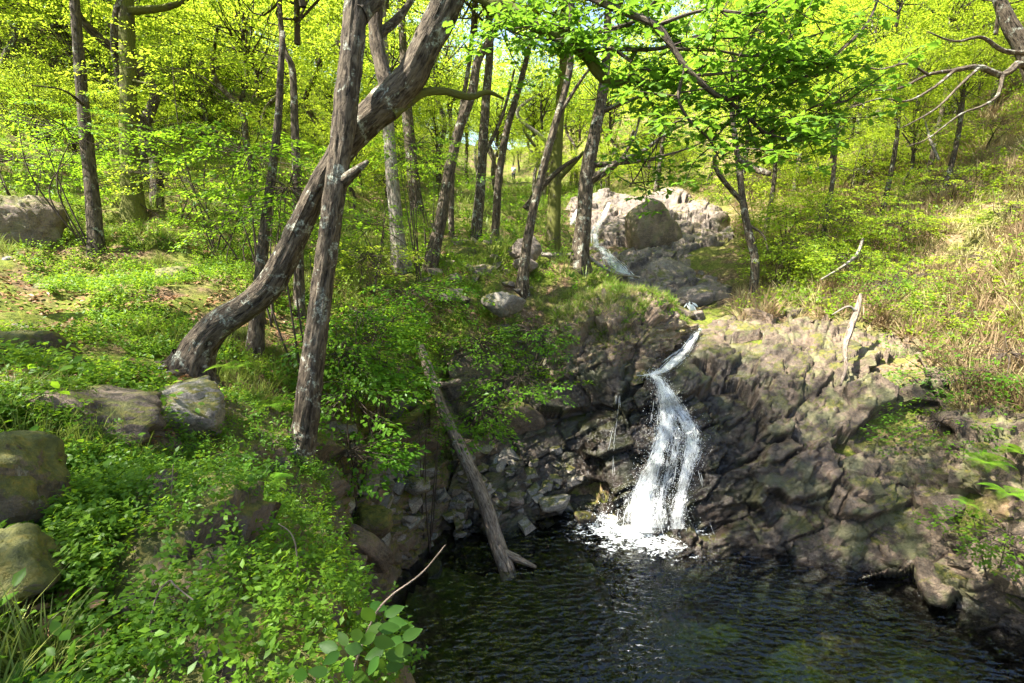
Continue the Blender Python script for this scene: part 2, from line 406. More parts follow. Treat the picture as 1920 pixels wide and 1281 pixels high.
def ground_mat():
    m, n, out = mat('woodland_ground')
    pos = world_pos(n)
    a = noise(n, pos, 0.55, 5, 0.65); b = noise(n, pos, 14, 5, 0.7); c = noise(n, pos, 2.2, 4, 0.6)
    lit = ramp(n, b, [(0.3, (0.04, 0.026, 0.016)), (0.5, (0.12, 0.075, 0.043)), (0.68, (0.27, 0.185, 0.12))])
    mos = ramp(n, b, [(0.3, (0.04, 0.052, 0.01)), (0.55, (0.11, 0.13, 0.02)), (0.72, (0.20, 0.17, 0.03))])
    k = ramp(n, math_n(n, 'ADD', math_n(n, 'MULTIPLY', a, 0.6), math_n(n, 'MULTIPLY', c, 0.4)), [(0.41, (0, 0, 0)), (0.53, (1, 1, 1))])
    col = mixc(n, k, lit, mos)
    # the right-hand slope is dry grass and bracken litter
    sx = N(n, 'ShaderNodeSeparateXYZ'); n.links.new(pos, sx.inputs[0])
    dry = ramp(n, math_n(n, 'DIVIDE', math_n(n, 'ADD', sx.outputs[0], math_n(n, 'MULTIPLY', a, 3.0)), 12.0), [(0.62, (0, 0, 0)), (0.78, (1, 1, 1))])
    dcol = ramp(n, b, [(0.3, (0.08, 0.05, 0.025)), (0.5, (0.18, 0.125, 0.065)), (0.7, (0.29, 0.22, 0.125))])
    col = mixc(n, math_n(n, 'MULTIPLY', dry, math_n(n, 'SUBTRACT', 1.0, math_n(n, 'MULTIPLY', k, 0.7))), col, dcol)
    principled(n, out, col, 0.95, bump(n, math_n(n, 'ADD', b, c), 0.8, 0.05), 0.1); return m
M['ground'] = ground_mat()

def path_mat():
    m, n, out = mat('trodden_path')
    pos = world_pos(n); b = noise(n, pos, 18, 5, 0.7)
    principled(n, out, ramp(n, b, [(0.3, (0.035, 0.025, 0.017)), (0.55, (0.10, 0.073, 0.052)), (0.72, (0.20, 0.155, 0.115))]), 0.95, bump(n, b, 0.7, 0.03), 0.1); return m
M['path'] = path_mat()

def water_mat():
    m, n, out = mat('pool_water')
    pos = world_pos(n)
    h = math_n(n, 'ADD', math_n(n, 'MULTIPLY', noise(n, mapping(n, pos, (1.0, 2.2, 1), (0, 0, 0.45)), 6.0, 1.5, 0.45, 0.5), 1.0), math_n(n, 'MULTIPLY', noise(n, mapping(n, pos, (1, 1.7, 1), (0, 0, -0.4)), 11.0, 1, 0.4, 0.3), 0.28))
    nb = bump(n, h, 0.8, 0.055)
    fr = N(n, 'ShaderNodeFresnel'); fr.inputs[0].default_value = 1.48; n.links.new(nb, fr.inputs['Normal'])
    gl = N(n, 'ShaderNodeBsdfGlossy', i_Roughness=0.03); n.links.new(nb, gl.inputs['Normal']); gl.inputs[0].default_value = (1, 1, 1, 1)
    tr = N(n, 'ShaderNodeBsdfTransparent'); tr.inputs[0].default_value = (1, 1, 1, 1)
    mx = N(n, 'ShaderNodeMixShader'); n.links.new(fr.outputs[0], mx.inputs[0]); n.links.new(tr.outputs[0], mx.inputs[1]); n.links.new(gl.outputs[0], mx.inputs[2])
    n.links.new(mx.outputs[0], out.inputs['Surface'])
    va = N(n, 'ShaderNodeVolumeAbsorption'); va.inputs['Color'].default_value = (0.44, 0.52, 0.42, 1); va.inputs['Density'].default_value = 2.3
    n.links.new(va.outputs[0], out.inputs['Volume']); return m
M['water'] = water_mat()

def foam_mat(name, alpha):
    m, n, out = mat(name)
    d = N(n, 'ShaderNodeBsdfDiffuse'); d.inputs[0].default_value = (0.80, 0.81, 0.79, 1)
    t = N(n, 'ShaderNodeBsdfTranslucent'); t.inputs[0].default_value = (0.80, 0.85, 0.86, 1)
    mx = N(n, 'ShaderNodeMixShader'); mx.inputs[0].default_value = 0.4
    n.links.new(d.outputs[0], mx.inputs[1]); n.links.new(t.outputs[0], mx.inputs[2])
    gl = N(n, 'ShaderNodeBsdfGlossy', i_Roughness=0.15)
    m2 = N(n, 'ShaderNodeMixShader'); m2.inputs[0].default_value = 0.08
    n.links.new(mx.outputs[0], m2.inputs[1]); n.links.new(gl.outputs[0], m2.inputs[2])
    if alpha < 1:
        tr = N(n, 'ShaderNodeBsdfTransparent'); m3 = N(n, 'ShaderNodeMixShader')
        uvn = N(n, 'ShaderNodeTexCoord').outputs['UV']
        nz = noise(n, mapping(n, uvn, (7, 3.4, 1)), 1.0, 6, 0.75, 0.8)
        n2 = noise(n, mapping(n, uvn, (36, 17, 1)), 1.0, 5, 0.75, 0.9)
        sx = N(n, 'ShaderNodeSeparateXYZ'); n.links.new(uvn, sx.inputs[0])
        e = math_n(n, 'ABSOLUTE', math_n(n, 'SUBTRACT', math_n(n, 'MULTIPLY', sx.outputs[0], 2.0), 1.0))
        e = math_n(n, 'MULTIPLY', math_n(n, 'MULTIPLY', e, e), 0.20)
        k = math_n(n, 'SUBTRACT', math_n(n, 'ADD', math_n(n, 'MULTIPLY', nz, 0.5), math_n(n, 'MULTIPLY', n2, 0.5)), e)
        f = ramp(n, k, [(0.445, (0, 0, 0)), (0.555, (alpha, alpha, alpha))]); n.links.new(f, m3.inputs[0])
        n.links.new(tr.outputs[0], m3.inputs[1]); n.links.new(m2.outputs[0], m3.inputs[2]); n.links.new(m3.outputs[0], out.inputs[0])
    else: n.links.new(m2.outputs[0], out.inputs[0])
    return m
M['foam'] = foam_mat('white_water', 1.0)
M['sheet'] = foam_mat('thin_water_sheet', 0.9)
def foam_patch_mat():
    m, n, out = mat('pool_foam')
    pos = world_pos(n)
    d = N(n, 'ShaderNodeBsdfDiffuse'); d.inputs[0].default_value = (0.74, 0.78, 0.79, 1)
    tr = N(n, 'ShaderNodeBsdfTransparent'); m3 = N(n, 'ShaderNodeMixShader')
    a = noise(n, mapping(n, pos, (1, 1.6, 1)), 5.0, 5, 0.62, 0.8)
    v = N(n, 'ShaderNodeTexVoronoi', feature='DISTANCE_TO_EDGE', i_Scale=13.0); n.links.new(mapping(n, pos, (1, 1.5, 1)), v.inputs['Vector'])
    lace = ramp(n, v.outputs[0], [(0.0, (1, 1, 1)), (0.16, (0, 0, 0))])
    sx = N(n, 'ShaderNodeSeparateXYZ'); n.links.new(N(n, 'ShaderNodeTexCoord').outputs['UV'], sx.inputs[0])
    k = math_n(n, 'SUBTRACT', math_n(n, 'ADD', a, math_n(n, 'MULTIPLY', lace, 0.13)), math_n(n, 'MULTIPLY', sx.outputs[0], 0.23))
    f = ramp(n, k, [(0.24, (0, 0, 0)), (0.48, (0.95, 0.95, 0.95))]); n.links.new(f, m3.inputs[0])
    n.links.new(tr.outputs[0], m3.inputs[1]); n.links.new(d.outputs[0], m3.inputs[2]); n.links.new(m3.outputs[0], out.inputs[0]); return m
M['foam_patch'] = foam_patch_mat()

def flat_mat(name, c, rough=0.8):
    m, n, out = mat(name)
    b = noise(n, world_pos(n), 30, 3)
    principled(n, out, mixc(n, b, tuple(x * 0.8 for x in c), tuple(min(1, x * 1.2) for x in c)), rough); return m

# ------------------------------------------------------------------ terrain heightfield
CTRL = [(300,1281,1.65),(100,1150,1.9),(60,1010,2.3),(400,1000,2.6),(500,1100,2.1),(250,920,3.0),(380,850,3.8),(540,880,4.6),(450,750,4.7),(365,700,5.2),
 (200,700,4.8),(60,600,6.2),(250,600,6.3),(330,560,7),(100,520,8),(30,500,8.2),(200,480,9),(400,500,9),(300,430,11.5),(450,450,12),(100,380,12.5),(300,360,16),
 (20,330,15),(500,380,16),(150,280,24),(450,300,26),(700,330,25),(478,668,6.6),(560,620,8),(650,560,9.5),(640,700,7.5),(620,800,6.6),(700,830,7.6),(760,720,8.8),
 (850,650,10),(750,500,12),(850,560,11),(950,600,11),(950,680,10.5),(1040,650,10.9),(900,470,14),(1000,500,13),(1087,492,13.2),(940,400,20),(850,400,20),
 (962,352,72),(900,352,72),(1030,352,72),(962,359,50),(930,359,52),(1000,359,52),(962,366,40),(900,362,42),(1050,400,25),(1000,380,30),(1150,545,11.5),(1100,600,11),(1230,580,11.3),(1180,650,10.6),(1260,600,11.6),(1110,560,12),
 (1310,622,12),(1290,580,14),(1360,585,13),(1250,545,15.5),(1400,560,14.5),(1500,560,13),(1500,600,11.7),(1600,540,13),(1550,600,11.3),(1650,650,10.3),
 (1700,600,11),(1750,740,9),(1850,850,7.7),(1850,960,6.9),(1900,700,8.8),(1900,500,11),(1750,500,13),(1900,300,15.5),(1700,350,19),(1500,450,17),(1400,480,16),
 (1550,330,25),(1700,220,28),(1900,150,22),(1450,330,30),(1250,345,28),(1350,350,27),(1230,560,16.5),(1240,460,21),(1130,520,17)]
WCTRL = [(0,-1,3.4),(-1,-1,3.5),(-3,-1,3.9),(-6,0,4.6),(-3,-5,4.0),(2,-3,2.4),(-12,-3,6.5),(-.55,.7,3.45),(-1.2,1.2,3.5),(-2.2,1.5,3.7),
 (-40,20,22),(-30,50,26),(0,100,15),(-15,60,18),(30,60,27),(45,30,32),(20,80,28),(40,0,22),(15,0,7),(8,-6,3.5),(-40,-10,20),(0,150,40),(-60,100,45),(60,100,52),(12,4,5),
 (2,6,-1.9),(4,5.2,-1.5),(0,5,-1.6),(1,7,-1.3),(3,3,-1.9),(6,2,-1.0),(1,2,-1.6),(-.5,5.7,-1),(0.2,7.4,-.5),(4.3,6.4,-.7),(5.2,5.3,-.6),(3,7.0,-1),(6.6,4.3,-.2),(8.2,4.8,1.8),(9,1,2.5),(3,0,-1),(5,-1,.8),
 (-.2,2.2,-1),(-.6,3.6,-1),(.1,1.2,0)]
CT = np.array([P(*c) for c in CTRL] + [np.array(w, float) for w in WCTRL])
def _phi(r2): return np.sqrt(r2 + 0.04)
_A = _phi(((CT[:, None, :2] - CT[None, :, :2]) ** 2).sum(-1)); _n = len(CT)
_K = np.zeros((_n + 3, _n + 3)); _K[:_n, :_n] = _A - np.eye(_n) * 0.06
_K[:_n, _n] = 1; _K[:_n, _n + 1:] = CT[:, :2]; _K[_n, :_n] = 1; _K[_n + 1:, :_n] = CT[:, :2].T
_w = np.linalg.solve(_K, np.concatenate([CT[:, 2], [0, 0, 0]]))

# three rock faces lofted from rows of points (foot to rim)
def loft(grid, nu, nv):
    g = catmull(np.asarray(grid, float), nu)              # columns
    g = np.swapaxes(catmull(np.swapaxes(g, 0, 1), nv), 0, 1)
    return g                                               # nu x nv x 3
def dn(p, dz): q = np.array(p); q[2] = dz; return q
cl = []
for shore, mid, up, rim, back in [
    ((850,1003),(840,935,8.8),(850,870,9.1),(840,815,9.5),(835,780,10.2)),
    ((960,985),(960,900,9.3),(965,820,9.6),(960,750,10.1),(955,700,10.9)),
    ((1085,962),(1080,860,9.6),(1085,770,9.9),(1085,700,10.3),(1085,660,11.1)),
    ((1150,985),(1150,885,9.0),(1152,780,9.4),(1160,706,9.8),(1165,672,10.5)),
    ((1215,1000),(1220,890,8.9),(1240,790,9.2),(1240,716,9.6),(1255,690,10.2)),
    ((1300,1012),(1325,885,8.7),(1335,770,9.2),(1330,680,10.2),(1330,622,11.7)),
    ((1450,1037),(1480,890,8.5),(1470,765,9.2),(1460,655,10.5),(1455,600,12.3)),
    ((1580,1067),(1600,905,8.2),(1590,765,9.1),(1580,665,10.2),(1570,604,11.8)),
    ((1700,1107),(1700,950,7.9),(1705,800,8.7),(1690,690,9.7),(1670,630,11.0)),
    ((1850,1170),(1800,1020,7.2),(1775,885,7.85),(1745,760,8.9),(1730,690,9.9)),
    ((1960,1225),(1920,1090,6.6),(1860,965,7.0),(1830,850,7.7),(1810,770,8.6)),
    ((2200,1350),(2150,1200,5.8),(2100,1060,6.2),(2060,930,6.9),(2040,850,7.6))]:
    s = PW(*shore)
    f = s + np.array([-.15 * (s[0] > 3.5), -.45, 0]); f[2] = -1.1
    cl.append([f, s, P(*mid), P(*up), P(*rim), P(*back)])
up = []
for r in [((1105,520,16.6),(1075,470,20),(1060,420,23.3),(1050,385,25.3),(1045,380,28)),
          ((1140,525,16.6),(1115,470,19.6),(1100,420,23),(1092,388,25),(1090,383,28)),
          ((1180,535,16.4),(1165,475,18.8),(1155,425,22),(1150,378,25),(1150,370,28)),
          ((1240,568,15.6),(1235,490,17.6),(1225,430,20.6),(1225,362,25),(1225,352,28)),
          ((1310,590,15.0),(1300,505,16.8),(1290,430,20),(1290,352,24.5),(1290,345,27)),
          ((1410,572,14.4),(1405,505,15.9),(1385,440,18.6),(1350,372,23),(1345,362,25))]:
    up.append([P(*x) for x in r])
    up[-1][0][2] -= 0.3
bk = [[(.1,1.3,-.9),(-.02,1.15,1.2),(-.15,1.0,2.5),(-.45,.75,3.40),(-.9,.5,3.3)],
      [(-.35,2.2,-.9),(-.42,2.0,1.2),(-.48,1.75,2.6),(-.66,1.45,3.55),(-1.2,1.3,3.35)],
      [(-.95,3.4,-.9),(-1.0,3.1,1.1),(-1.05,2.75,2.4),(-1.16,2.4,3.36),(-1.7,2.2,3.2)],
      [(-1.45,4.7,-.9),(-1.45,4.2,.9),(-1.5,3.8,2.1),(-1.65,3.4,3.05),(-2.2,3.2,3.1)],
      [(-1.72,6.0,-.9),(-1.72,5.4,.6),(-1.78,5.0,1.7),(-2.0,4.6,2.6),(-2.5,4.4,2.9)],
      [(-1.55,6.9,-.8),(-1.7,6.4,.5),(-1.85,6.1,1.3),(-2.15,5.8,2.05),(-2.6,5.7,2.5)],
      [(-.95,7.75,-.6),(-1.2,7.6,.35),(-1.5,7.5,.95),(-1.9,7.3,1.6),(-2.2,7.2,2.0)],
      [(-.6,8.6,-.4),(-.9,8.6,.5),(-1.2,8.6,1.1),(-1.5,8.6,1.7),(-1.8,8.8,2.1)]]
_rast = None
POOL = np.array([(-1.57,4.8),(-1.76,6.1),(-1.62,6.7),(-.9,7.75),(1.16,8.45),(2.3,8.0),(4.2,7.35),(5.66,6.45),(6.39,5.5),(6.6,4.2),(5.6,.8),(.15,1.15),(-.35,2.1),(-.95,3.3)])
def pool_depth(x, y):
    ins = np.zeros(len(x), bool); dist = np.full(len(x), 99.0)
    for (ax, ay), (bx, by) in zip(POOL, np.roll(POOL, -1, 0)):
        c = (ay > y) != (by > y)
        with np.errstate(divide='ignore', invalid='ignore'): xi = (bx - ax) * (y - ay) / (by - ay + 1e-12) + ax
        ins ^= c & (x < xi)
        t = np.clip(((x - ax) * (bx - ax) + (y - ay) * (by - ay)) / ((bx - ax) ** 2 + (by - ay) ** 2), 0, 1)
        dist = np.minimum(dist, np.hypot(x - ax - t * (bx - ax), y - ay - t * (by - ay)))
    return np.where(ins, dist, -1.0)
def ground_z(x, y, dip=True, bumps=True):
    x = np.asarray(x, float).ravel(); y = np.asarray(y, float).ravel()
    z = np.empty(len(x))
    for s in range(0, len(x), 40000):
        e = slice(s, s + 40000)
        r2 = (x[e, None] - CT[None, :, 0]) ** 2 + (y[e, None] - CT[None, :, 1]) ** 2
        z[e] = _phi(r2) @ _w[:_n] + _w[_n] + _w[_n + 1] * x[e] + _w[_n + 2] * y[e]
    if bumps:
        d = np.hypot(x, y)
        amp = np.clip(d / 12, 0.25, 1.0)
        p = np.stack([x, y, np.zeros_like(x)], 1)
        z = z + amp * (0.22 * fbm(p * 0.7, 3, 3) + 0.07 * fbm(p * 2.7, 3, 5)) + 0.02 * vnoise(p * 9, 8)
    pdp = pool_depth(x, y)
    z = np.where(pdp >= 0, np.minimum(z, -0.07 - np.minimum(pdp * 0.32 + 0.22 * pdp ** 2, 1.9)), z)
    if dip and _rast is not None:
        ix = np.clip(((x - _rx0) / _RS).astype(int), 0, _rnx - 1); iy = np.clip(((y - _ry0) / _RS).astype(int), 0, _rny - 1)
        r = _rast[ix, iy]
        inside = (x > _rx0) & (x < _rx0 + _RS * _rnx) & (y > _ry0) & (y < _ry0 + _RS * _rny) & (r < 90)
        z = np.where(inside, np.minimum(z, r - 0.18), z)
    return z

def back_row(g, ext):
    for r in g:
        r[-1] = np.array(r[-1], float); d = r[-1] - np.array(r[-2], float); d[2] = 0; d = d / np.linalg.norm(d)
        e = r[-1] + d * ext; e[2] = ground_z([e[0]], [e[1]], False)[0] - 0.12; r[-1][2] = max(ground_z([r[-1][0]], [r[-1][1]], False)[0] + 0.02, -9)
        r.append(e)
back_row(bk, 0.25); back_row(cl, 0.3)
kn = [[P(*x) for x in r] for r in [
    ((1030,700,10.2),(1035,650,10.4),(1045,605,10.9),(1060,575,11.8)),
    ((1105,706,9.8),(1105,640,10.1),(1100,575,10.6),(1105,548,11.6)),
    ((1180,702,9.7),(1175,630,10.0),(1160,560,10.6),(1160,538,11.6)),
    ((1245,672,10.1),(1238,612,10.3),(1222,572,10.8),(1215,550,11.8)),
    ((1290,628,11.2),(1284,606,11.3),(1272,590,11.6),(1262,572,12.4))]]
for r in kn: r[0] = r[0] - np.array([0, 0, 0.25])
L_kn = loft(kn, 170, 110)
L_cliff = loft(cl, 520, 262); L_up = loft(up, 260, 220); L_bank = loft(bk, 260, 150)

RX = np.concatenate([-9 - np.cumsum(np.geomspace(0.08, 4.0, 55))[::-1], np.arange(-9, 12, 0.075), 12 + np.cumsum(np.geomspace(0.08, 4.0, 55))])
RY = np.concatenate([np.arange(-8, -1, 0.5), np.arange(-1, 15, 0.085), 15 + np.cumsum(np.geomspace(0.09, 5.0, 75))])
# raster of the loft feet, so the ground dips under them
_RS = 0.09; _rx0, _ry0, _rnx, _rny = -8.0, -2.0, 270, 400
_rast = np.full((_rnx, _rny), 99.0)
for L in (L_cliff, L_up, L_bank, L_kn):
    q = L[:, :-int(L.shape[1] * 0.22)].reshape(-1, 3)
    ix = ((q[:, 0] - _rx0) / _RS).astype(int); iy = ((q[:, 1] - _ry0) / _RS).astype(int)
    ok = (ix >= 0) & (ix < _rnx) & (iy >= 0) & (iy < _rny)
    np.minimum.at(_rast, (ix[ok], iy[ok]), q[ok, 2])
for _ in range(1):
    pad = np.pad(_rast, 1, constant_values=99.0)
    _rast = np.min([pad[a:a + _rnx, b:b + _rny] for a in (0, 1, 2) for b in (0, 1, 2)], axis=0)

gx, gy = np.meshgrid(RX, RY, indexing='ij')
gz = ground_z(gx, gy)
nx, ny = gx.shape
i = np.arange(nx - 1)[:, None] * ny + np.arange(ny - 1)[None]
GF = np.stack([i, i + ny, i + ny + 1, i + 1], -1).reshape(-1, 4)
GV = np.stack([gx.ravel(), gy.ravel(), gz], 1)
ground = obj('ground', mesh_np('ground', GV, GF, M['ground'], True)); tag(ground, kind='structure')

def gnormal(x, y):
    e = 0.15
    a = ground_z(x + e, y, False) - ground_z(x - e, y, False); b = ground_z(x, y + e, False) - ground_z(x, y - e, False)
    n = np.stack([-a / (2 * e), -b / (2 * e), np.ones(len(a))], 1)
    return n / np.linalg.norm(n, axis=1)[:, None]

# ------------------------------------------------------------------ rock faces: fractured blocks
_ang = Matrix.Rotation(0.55, 3, 'Y') @ Matrix.Rotation(0.35, 3, 'X') @ Matrix.Rotation(0.3, 3, 'Z')
JR = np.array(_ang)
def lnormal(L):
    a = np.gradient(L, axis=0); b = np.gradient(L, axis=1); n = np.cross(a, b)
    return n / (np.linalg.norm(n, axis=2)[..., None] + 1e-9)
def fracture(L, big=0.38, amp=0.16, flip=1, seed=0, edge=(0, 0), fine=1.0, warp=0.035):
    n = lnormal(L) * flip
    sh = L.shape; p = L.reshape(-1, 3); q = p @ JR.T
    q = q + warp * np.stack([fbm(p * 1.7, 2, seed + 40), fbm(p * 1.7, 2, seed + 41), fbm(p * 1.7, 2, seed + 42)], 1)
    d = 0.12 * fbm(p * 0.8, 2, seed)
    f1, f2, r, v = worley(q / (big * np.array([1.0, 1.25, 0.62])), seed + 1, True)
    d = d + amp * (r[:, 0] - 0.5) * 1.3 + amp * 1.3 * ((r[:, 1:4] - 0.5) * v).sum(1)
    d = d - 0.25 * amp * (f2 - f1 < 0.03)
    f1, f2, r, v = worley(q / (big * 0.36 * np.array([1.0, 1.5, 0.5])), seed + 2, True)
    d = d + fine * (amp * 0.36 * (r[:, 0] - 0.5) * 1.5 + amp * 0.45 * ((r[:, 1:4] - 0.5) * v).sum(1) - 0.08 * amp * (f2 - f1 < 0.04))
    f1, f2, r, v = worley(q / (big * 0.13 * np.array([1.0, 1.6, 0.5])), seed + 3, True)
    d = d + fine * amp * (0.10 * (r[:, 0] - 0.5) + 0.16 * ((r[:, 1:4] - 0.5) * v).sum(1)) * np.clip(0.6 + 1.6 * vnoise(p * 1.1, seed + 9), 0, 1.4)
    d = d + 0.008 * fbm(p * 14, 2, seed + 5)
    d = d.reshape(sh[:2])
    u = np.linspace(0, 1, sh[1])[None]; w = np.linspace(0, 1, sh[0])[:, None]
    d = d * np.clip((1.0 - u) / 0.30, 0.1, 1)
    return L + n * d[..., None]
def grid_faces(nu, nv):
    i = np.arange(nu - 1)[:, None] * nv + np.arange(nv - 1)[None]
    return np.stack([i, i + nv, i + nv + 1, i + 1], -1).reshape(-1, 4)
def facing(L):
    n = lnormal(L); c = n.reshape(-1, 3).mean(0); return 1 if c[1] < 0 or c[2] > 0.6 else -1
LC = fracture(L_cliff, 1.05, 0.36, facing(L_cliff), 0, fine=0.62, warp=0.06)
_a = np.linspace(0, 1, L_up.shape[0])[:, None]; _b = np.linspace(0, 1, L_up.shape[1])[None]
_e = np.minimum(np.minimum(_a, 1 - _a) / 0.22, np.minimum(1 - _b, 0.3) / 0.2); _e = np.clip(_e + 0.35 * fbm(L_up.reshape(-1, 3) * 0.5, 3, 401).reshape(_e.shape), 0, 1)
L_up = L_up.copy(); L_up[..., 2] -= 0.8 * (1 - _e) ** 1.5; L_up[..., 2] += 0.5 * fbm(L_up.reshape(-1, 3) * 0.45, 3, 402).reshape(_e.shape)
LU = fracture(L_up, 2.0, 0.36, facing(L_up), 30, fine=1.0, warp=0.1)
fb = 1 if lnormal(L_bank).reshape(-1, 3).mean(0)[0] > 0 else -1
LB = fracture(L_bank, 0.5, 0.16, fb, 60, fine=0.7)
cliff = obj('cliff', mesh_np('cliff', LC.reshape(-1, 3), grid_faces(*LC.shape[:2]), M['cliff'], False)); tag(cliff, kind='structure')
uclf = obj('upper_cliff', mesh_np('upper_cliff', LU.reshape(-1, 3), grid_faces(*LU.shape[:2]), M['slab'], False)); tag(uclf, kind='structure')
bank = obj('pool_bank', mesh_np('pool_bank', LB.reshape(-1, 3), grid_faces(*LB.shape[:2]), M['bank'], True)); tag(bank, kind='structure')

LK = fracture(L_kn, 0.7, 0.30, facing(L_kn), 120, fine=0.8)
knoll = obj('rock_outcrop', mesh_np('rock_outcrop', LK.reshape(-1, 3), grid_faces(*LK.shape[:2]), M['knoll'], False)); tag(knoll, kind='structure')
# depth lookup of the cliff as seen along photo rays (used to lay water on it)
_bx, _by, _bd = proj(LC.reshape(-1, 3))
def cliff_depth(px, py):
    m = (np.abs(_bx - px) < 7) & (np.abs(_by - py) < 7)
    return _bd[m].min() if m.any() else None

# angular stones
def stone_mesh(rng, name, mt, fl=(1, 1, 1), cuts=4, jit=0.16):
    bm = bmesh.new(); bmesh.ops.create_cube(bm, size=1.0)
    for v in bm.verts: v.co = Vector([c * f + rng.normal(0, jit) * f for c, f in zip(v.co, fl)])
    bmesh.ops.convex_hull(bm, input=bm.verts)
    for _ in range(cuts):
        d = Vector(rng.normal(0, 1, 3)).normalized()
        ext = max(v.co.dot(d) for v in bm.verts)
        bmesh.ops.bisect_plane(bm, geom=bm.verts[:] + bm.edges[:] + bm.faces[:], plane_co=d * ext * rng.uniform(.66, .9), plane_no=d, clear_outer=True)
    co = [v.co.copy() for v in bm.verts]; bm.free(); bm = bmesh.new()
    for c_ in co: bm.verts.new(c_)
    r = bmesh.ops.convex_hull(bm, input=bm.verts)
    bmesh.ops.delete(bm, geom=list({g_ for g_ in r['geom_interior'] + r['geom_unused'] if isinstance(g_, bmesh.types.BMVert)}), context='VERTS')
    bmesh.ops.dissolve_limit(bm, angle_limit=0.02, verts=bm.verts, edges=bm.edges)
    me = bpy.data.meshes.new(name); bm.to_mesh(me); bm.free(); me.materials.append(mt); return me
rs = np.random.default_rng(11)
ST_CLIFF = [stone_mesh(rs, 'stone', M['cliff'], (1.0, 0.8, 0.6), 3, 0.13) for _ in range(12)]
ST_BANK = [stone_mesh(rs, 'stone', M['boulder'], (1.0, 0.8, 0.65), 6, 0.16) for _ in range(10)]
ST_EDGE = [stone_mesh(rs, 'stone', M['knoll'], (1.0, 0.8, 0.65), 5, 0.16) for _ in range(8)]
ST_SLAB = [stone_mesh(rs, 'stone', M['slab'], (1.0, 0.8, 0.65), 5, 0.15) for _ in range(8)]
def put_stone(me, parent, loc, size, rot):
    o = bpy.data.objects.new('stone', me); COL.objects.link(o); o.parent = parent
    o.location = loc; o.scale = (size, size, size) if np.isscalar(size) else size; o.rotation_euler = rot
    return o
# blocks standing proud of the cliff
nl = lnormal(L_cliff) * facing(L_cliff)
je = _ang.inverted().to_euler()
k = 0; tries = 0
while k < 60 and tries < 5000:
    tries += 1
    a = rs.integers(26, 495); b = rs.integers(48, 232)
    p = LC[a, b]; px, py, D = [t[0] for t in proj(p)]
    if not (830 < px < 1925 and 560 < py < 1230) or p[2] < -0.1: continue
    if px < 1500 and (p[2] > 0.5 or 1140 < px < 1320) and rs.random() < 0.85: continue
    s = rs.uniform(0.14, 0.55) * (0.8 + 0.4 * (px > 1600))
    put_stone(ST_CLIFF[k % 12], cliff, p - nl[a, b] * s * 0.38, (s * rs.uniform(.8, 1.3), s, s * rs.uniform(.6, 1.1)),
              (je.x + rs.normal(0, .35), je.y + rs.normal(0, .35), je.z + rs.normal(0, .5)))
    k += 1

# ------------------------------------------------------------------ pool
wx = np.arange(-3.2, 9.6, 0.07); wy = np.arange(-1.5, 9.6, 0.07)
WX, WY = np.meshgrid(wx, wy, indexing='ij'); q = np.stack([WX.ravel(), WY.ravel(), np.zeros(WX.size)], 1)
rr = np.hypot(q[:, 0] - FALL[0], q[:, 1] - FALL[1] + 0.1)
wz = 0.010 * fbm(q * np.array([2.2, 3.2, 1]), 3, 77) + 0.014 * np.sin(rr * 13 + 1.5 * vnoise(q * 1.3, 78)) * np.exp(-rr / 1.6) + 0.006 * fbm(q * 7, 2, 79)
a, b = WX.shape
top = np.stack([WX.ravel(), WY.ravel(), wz], 1)
F = grid_faces(a, b)
bot = [(wx[0], wy[0], -3), (wx[-1], wy[0], -3), (wx[-1], wy[-1], -3), (wx[0], wy[-1], -3)]
me = bpy.data.meshes.new('pool_water')
c = [0, (a - 1) * b, (a - 1) * b + b - 1, b - 1]; n0 = len(top)
e1 = [k * b for k in range(a)]; e2 = [(a - 1) * b + k for k in range(b)]; e3 = [k * b + b - 1 for k in range(a - 1, -1, -1)]; e4 = [k for k in range(b - 1, -1, -1)]
polys = [list(f) for f in F] + [e1[::-1] + [n0, n0 + 1], e2[::-1] + [n0 + 1, n0 + 2], e3[::-1] + [n0 + 2, n0 + 3], e4[::-1] + [n0 + 3, n0], [n0 + 3, n0 + 2, n0 + 1, n0]]
me.from_pydata([tuple(v) for v in np.concatenate([top, np.array(bot, float)])], [], polys); me.materials.append(M['water'])
me.polygons.foreach_set('use_smooth', np.array([True] * len(F) + [False] * 5)); me.update()
pool = obj('water', me); tag(pool, kind='structure')

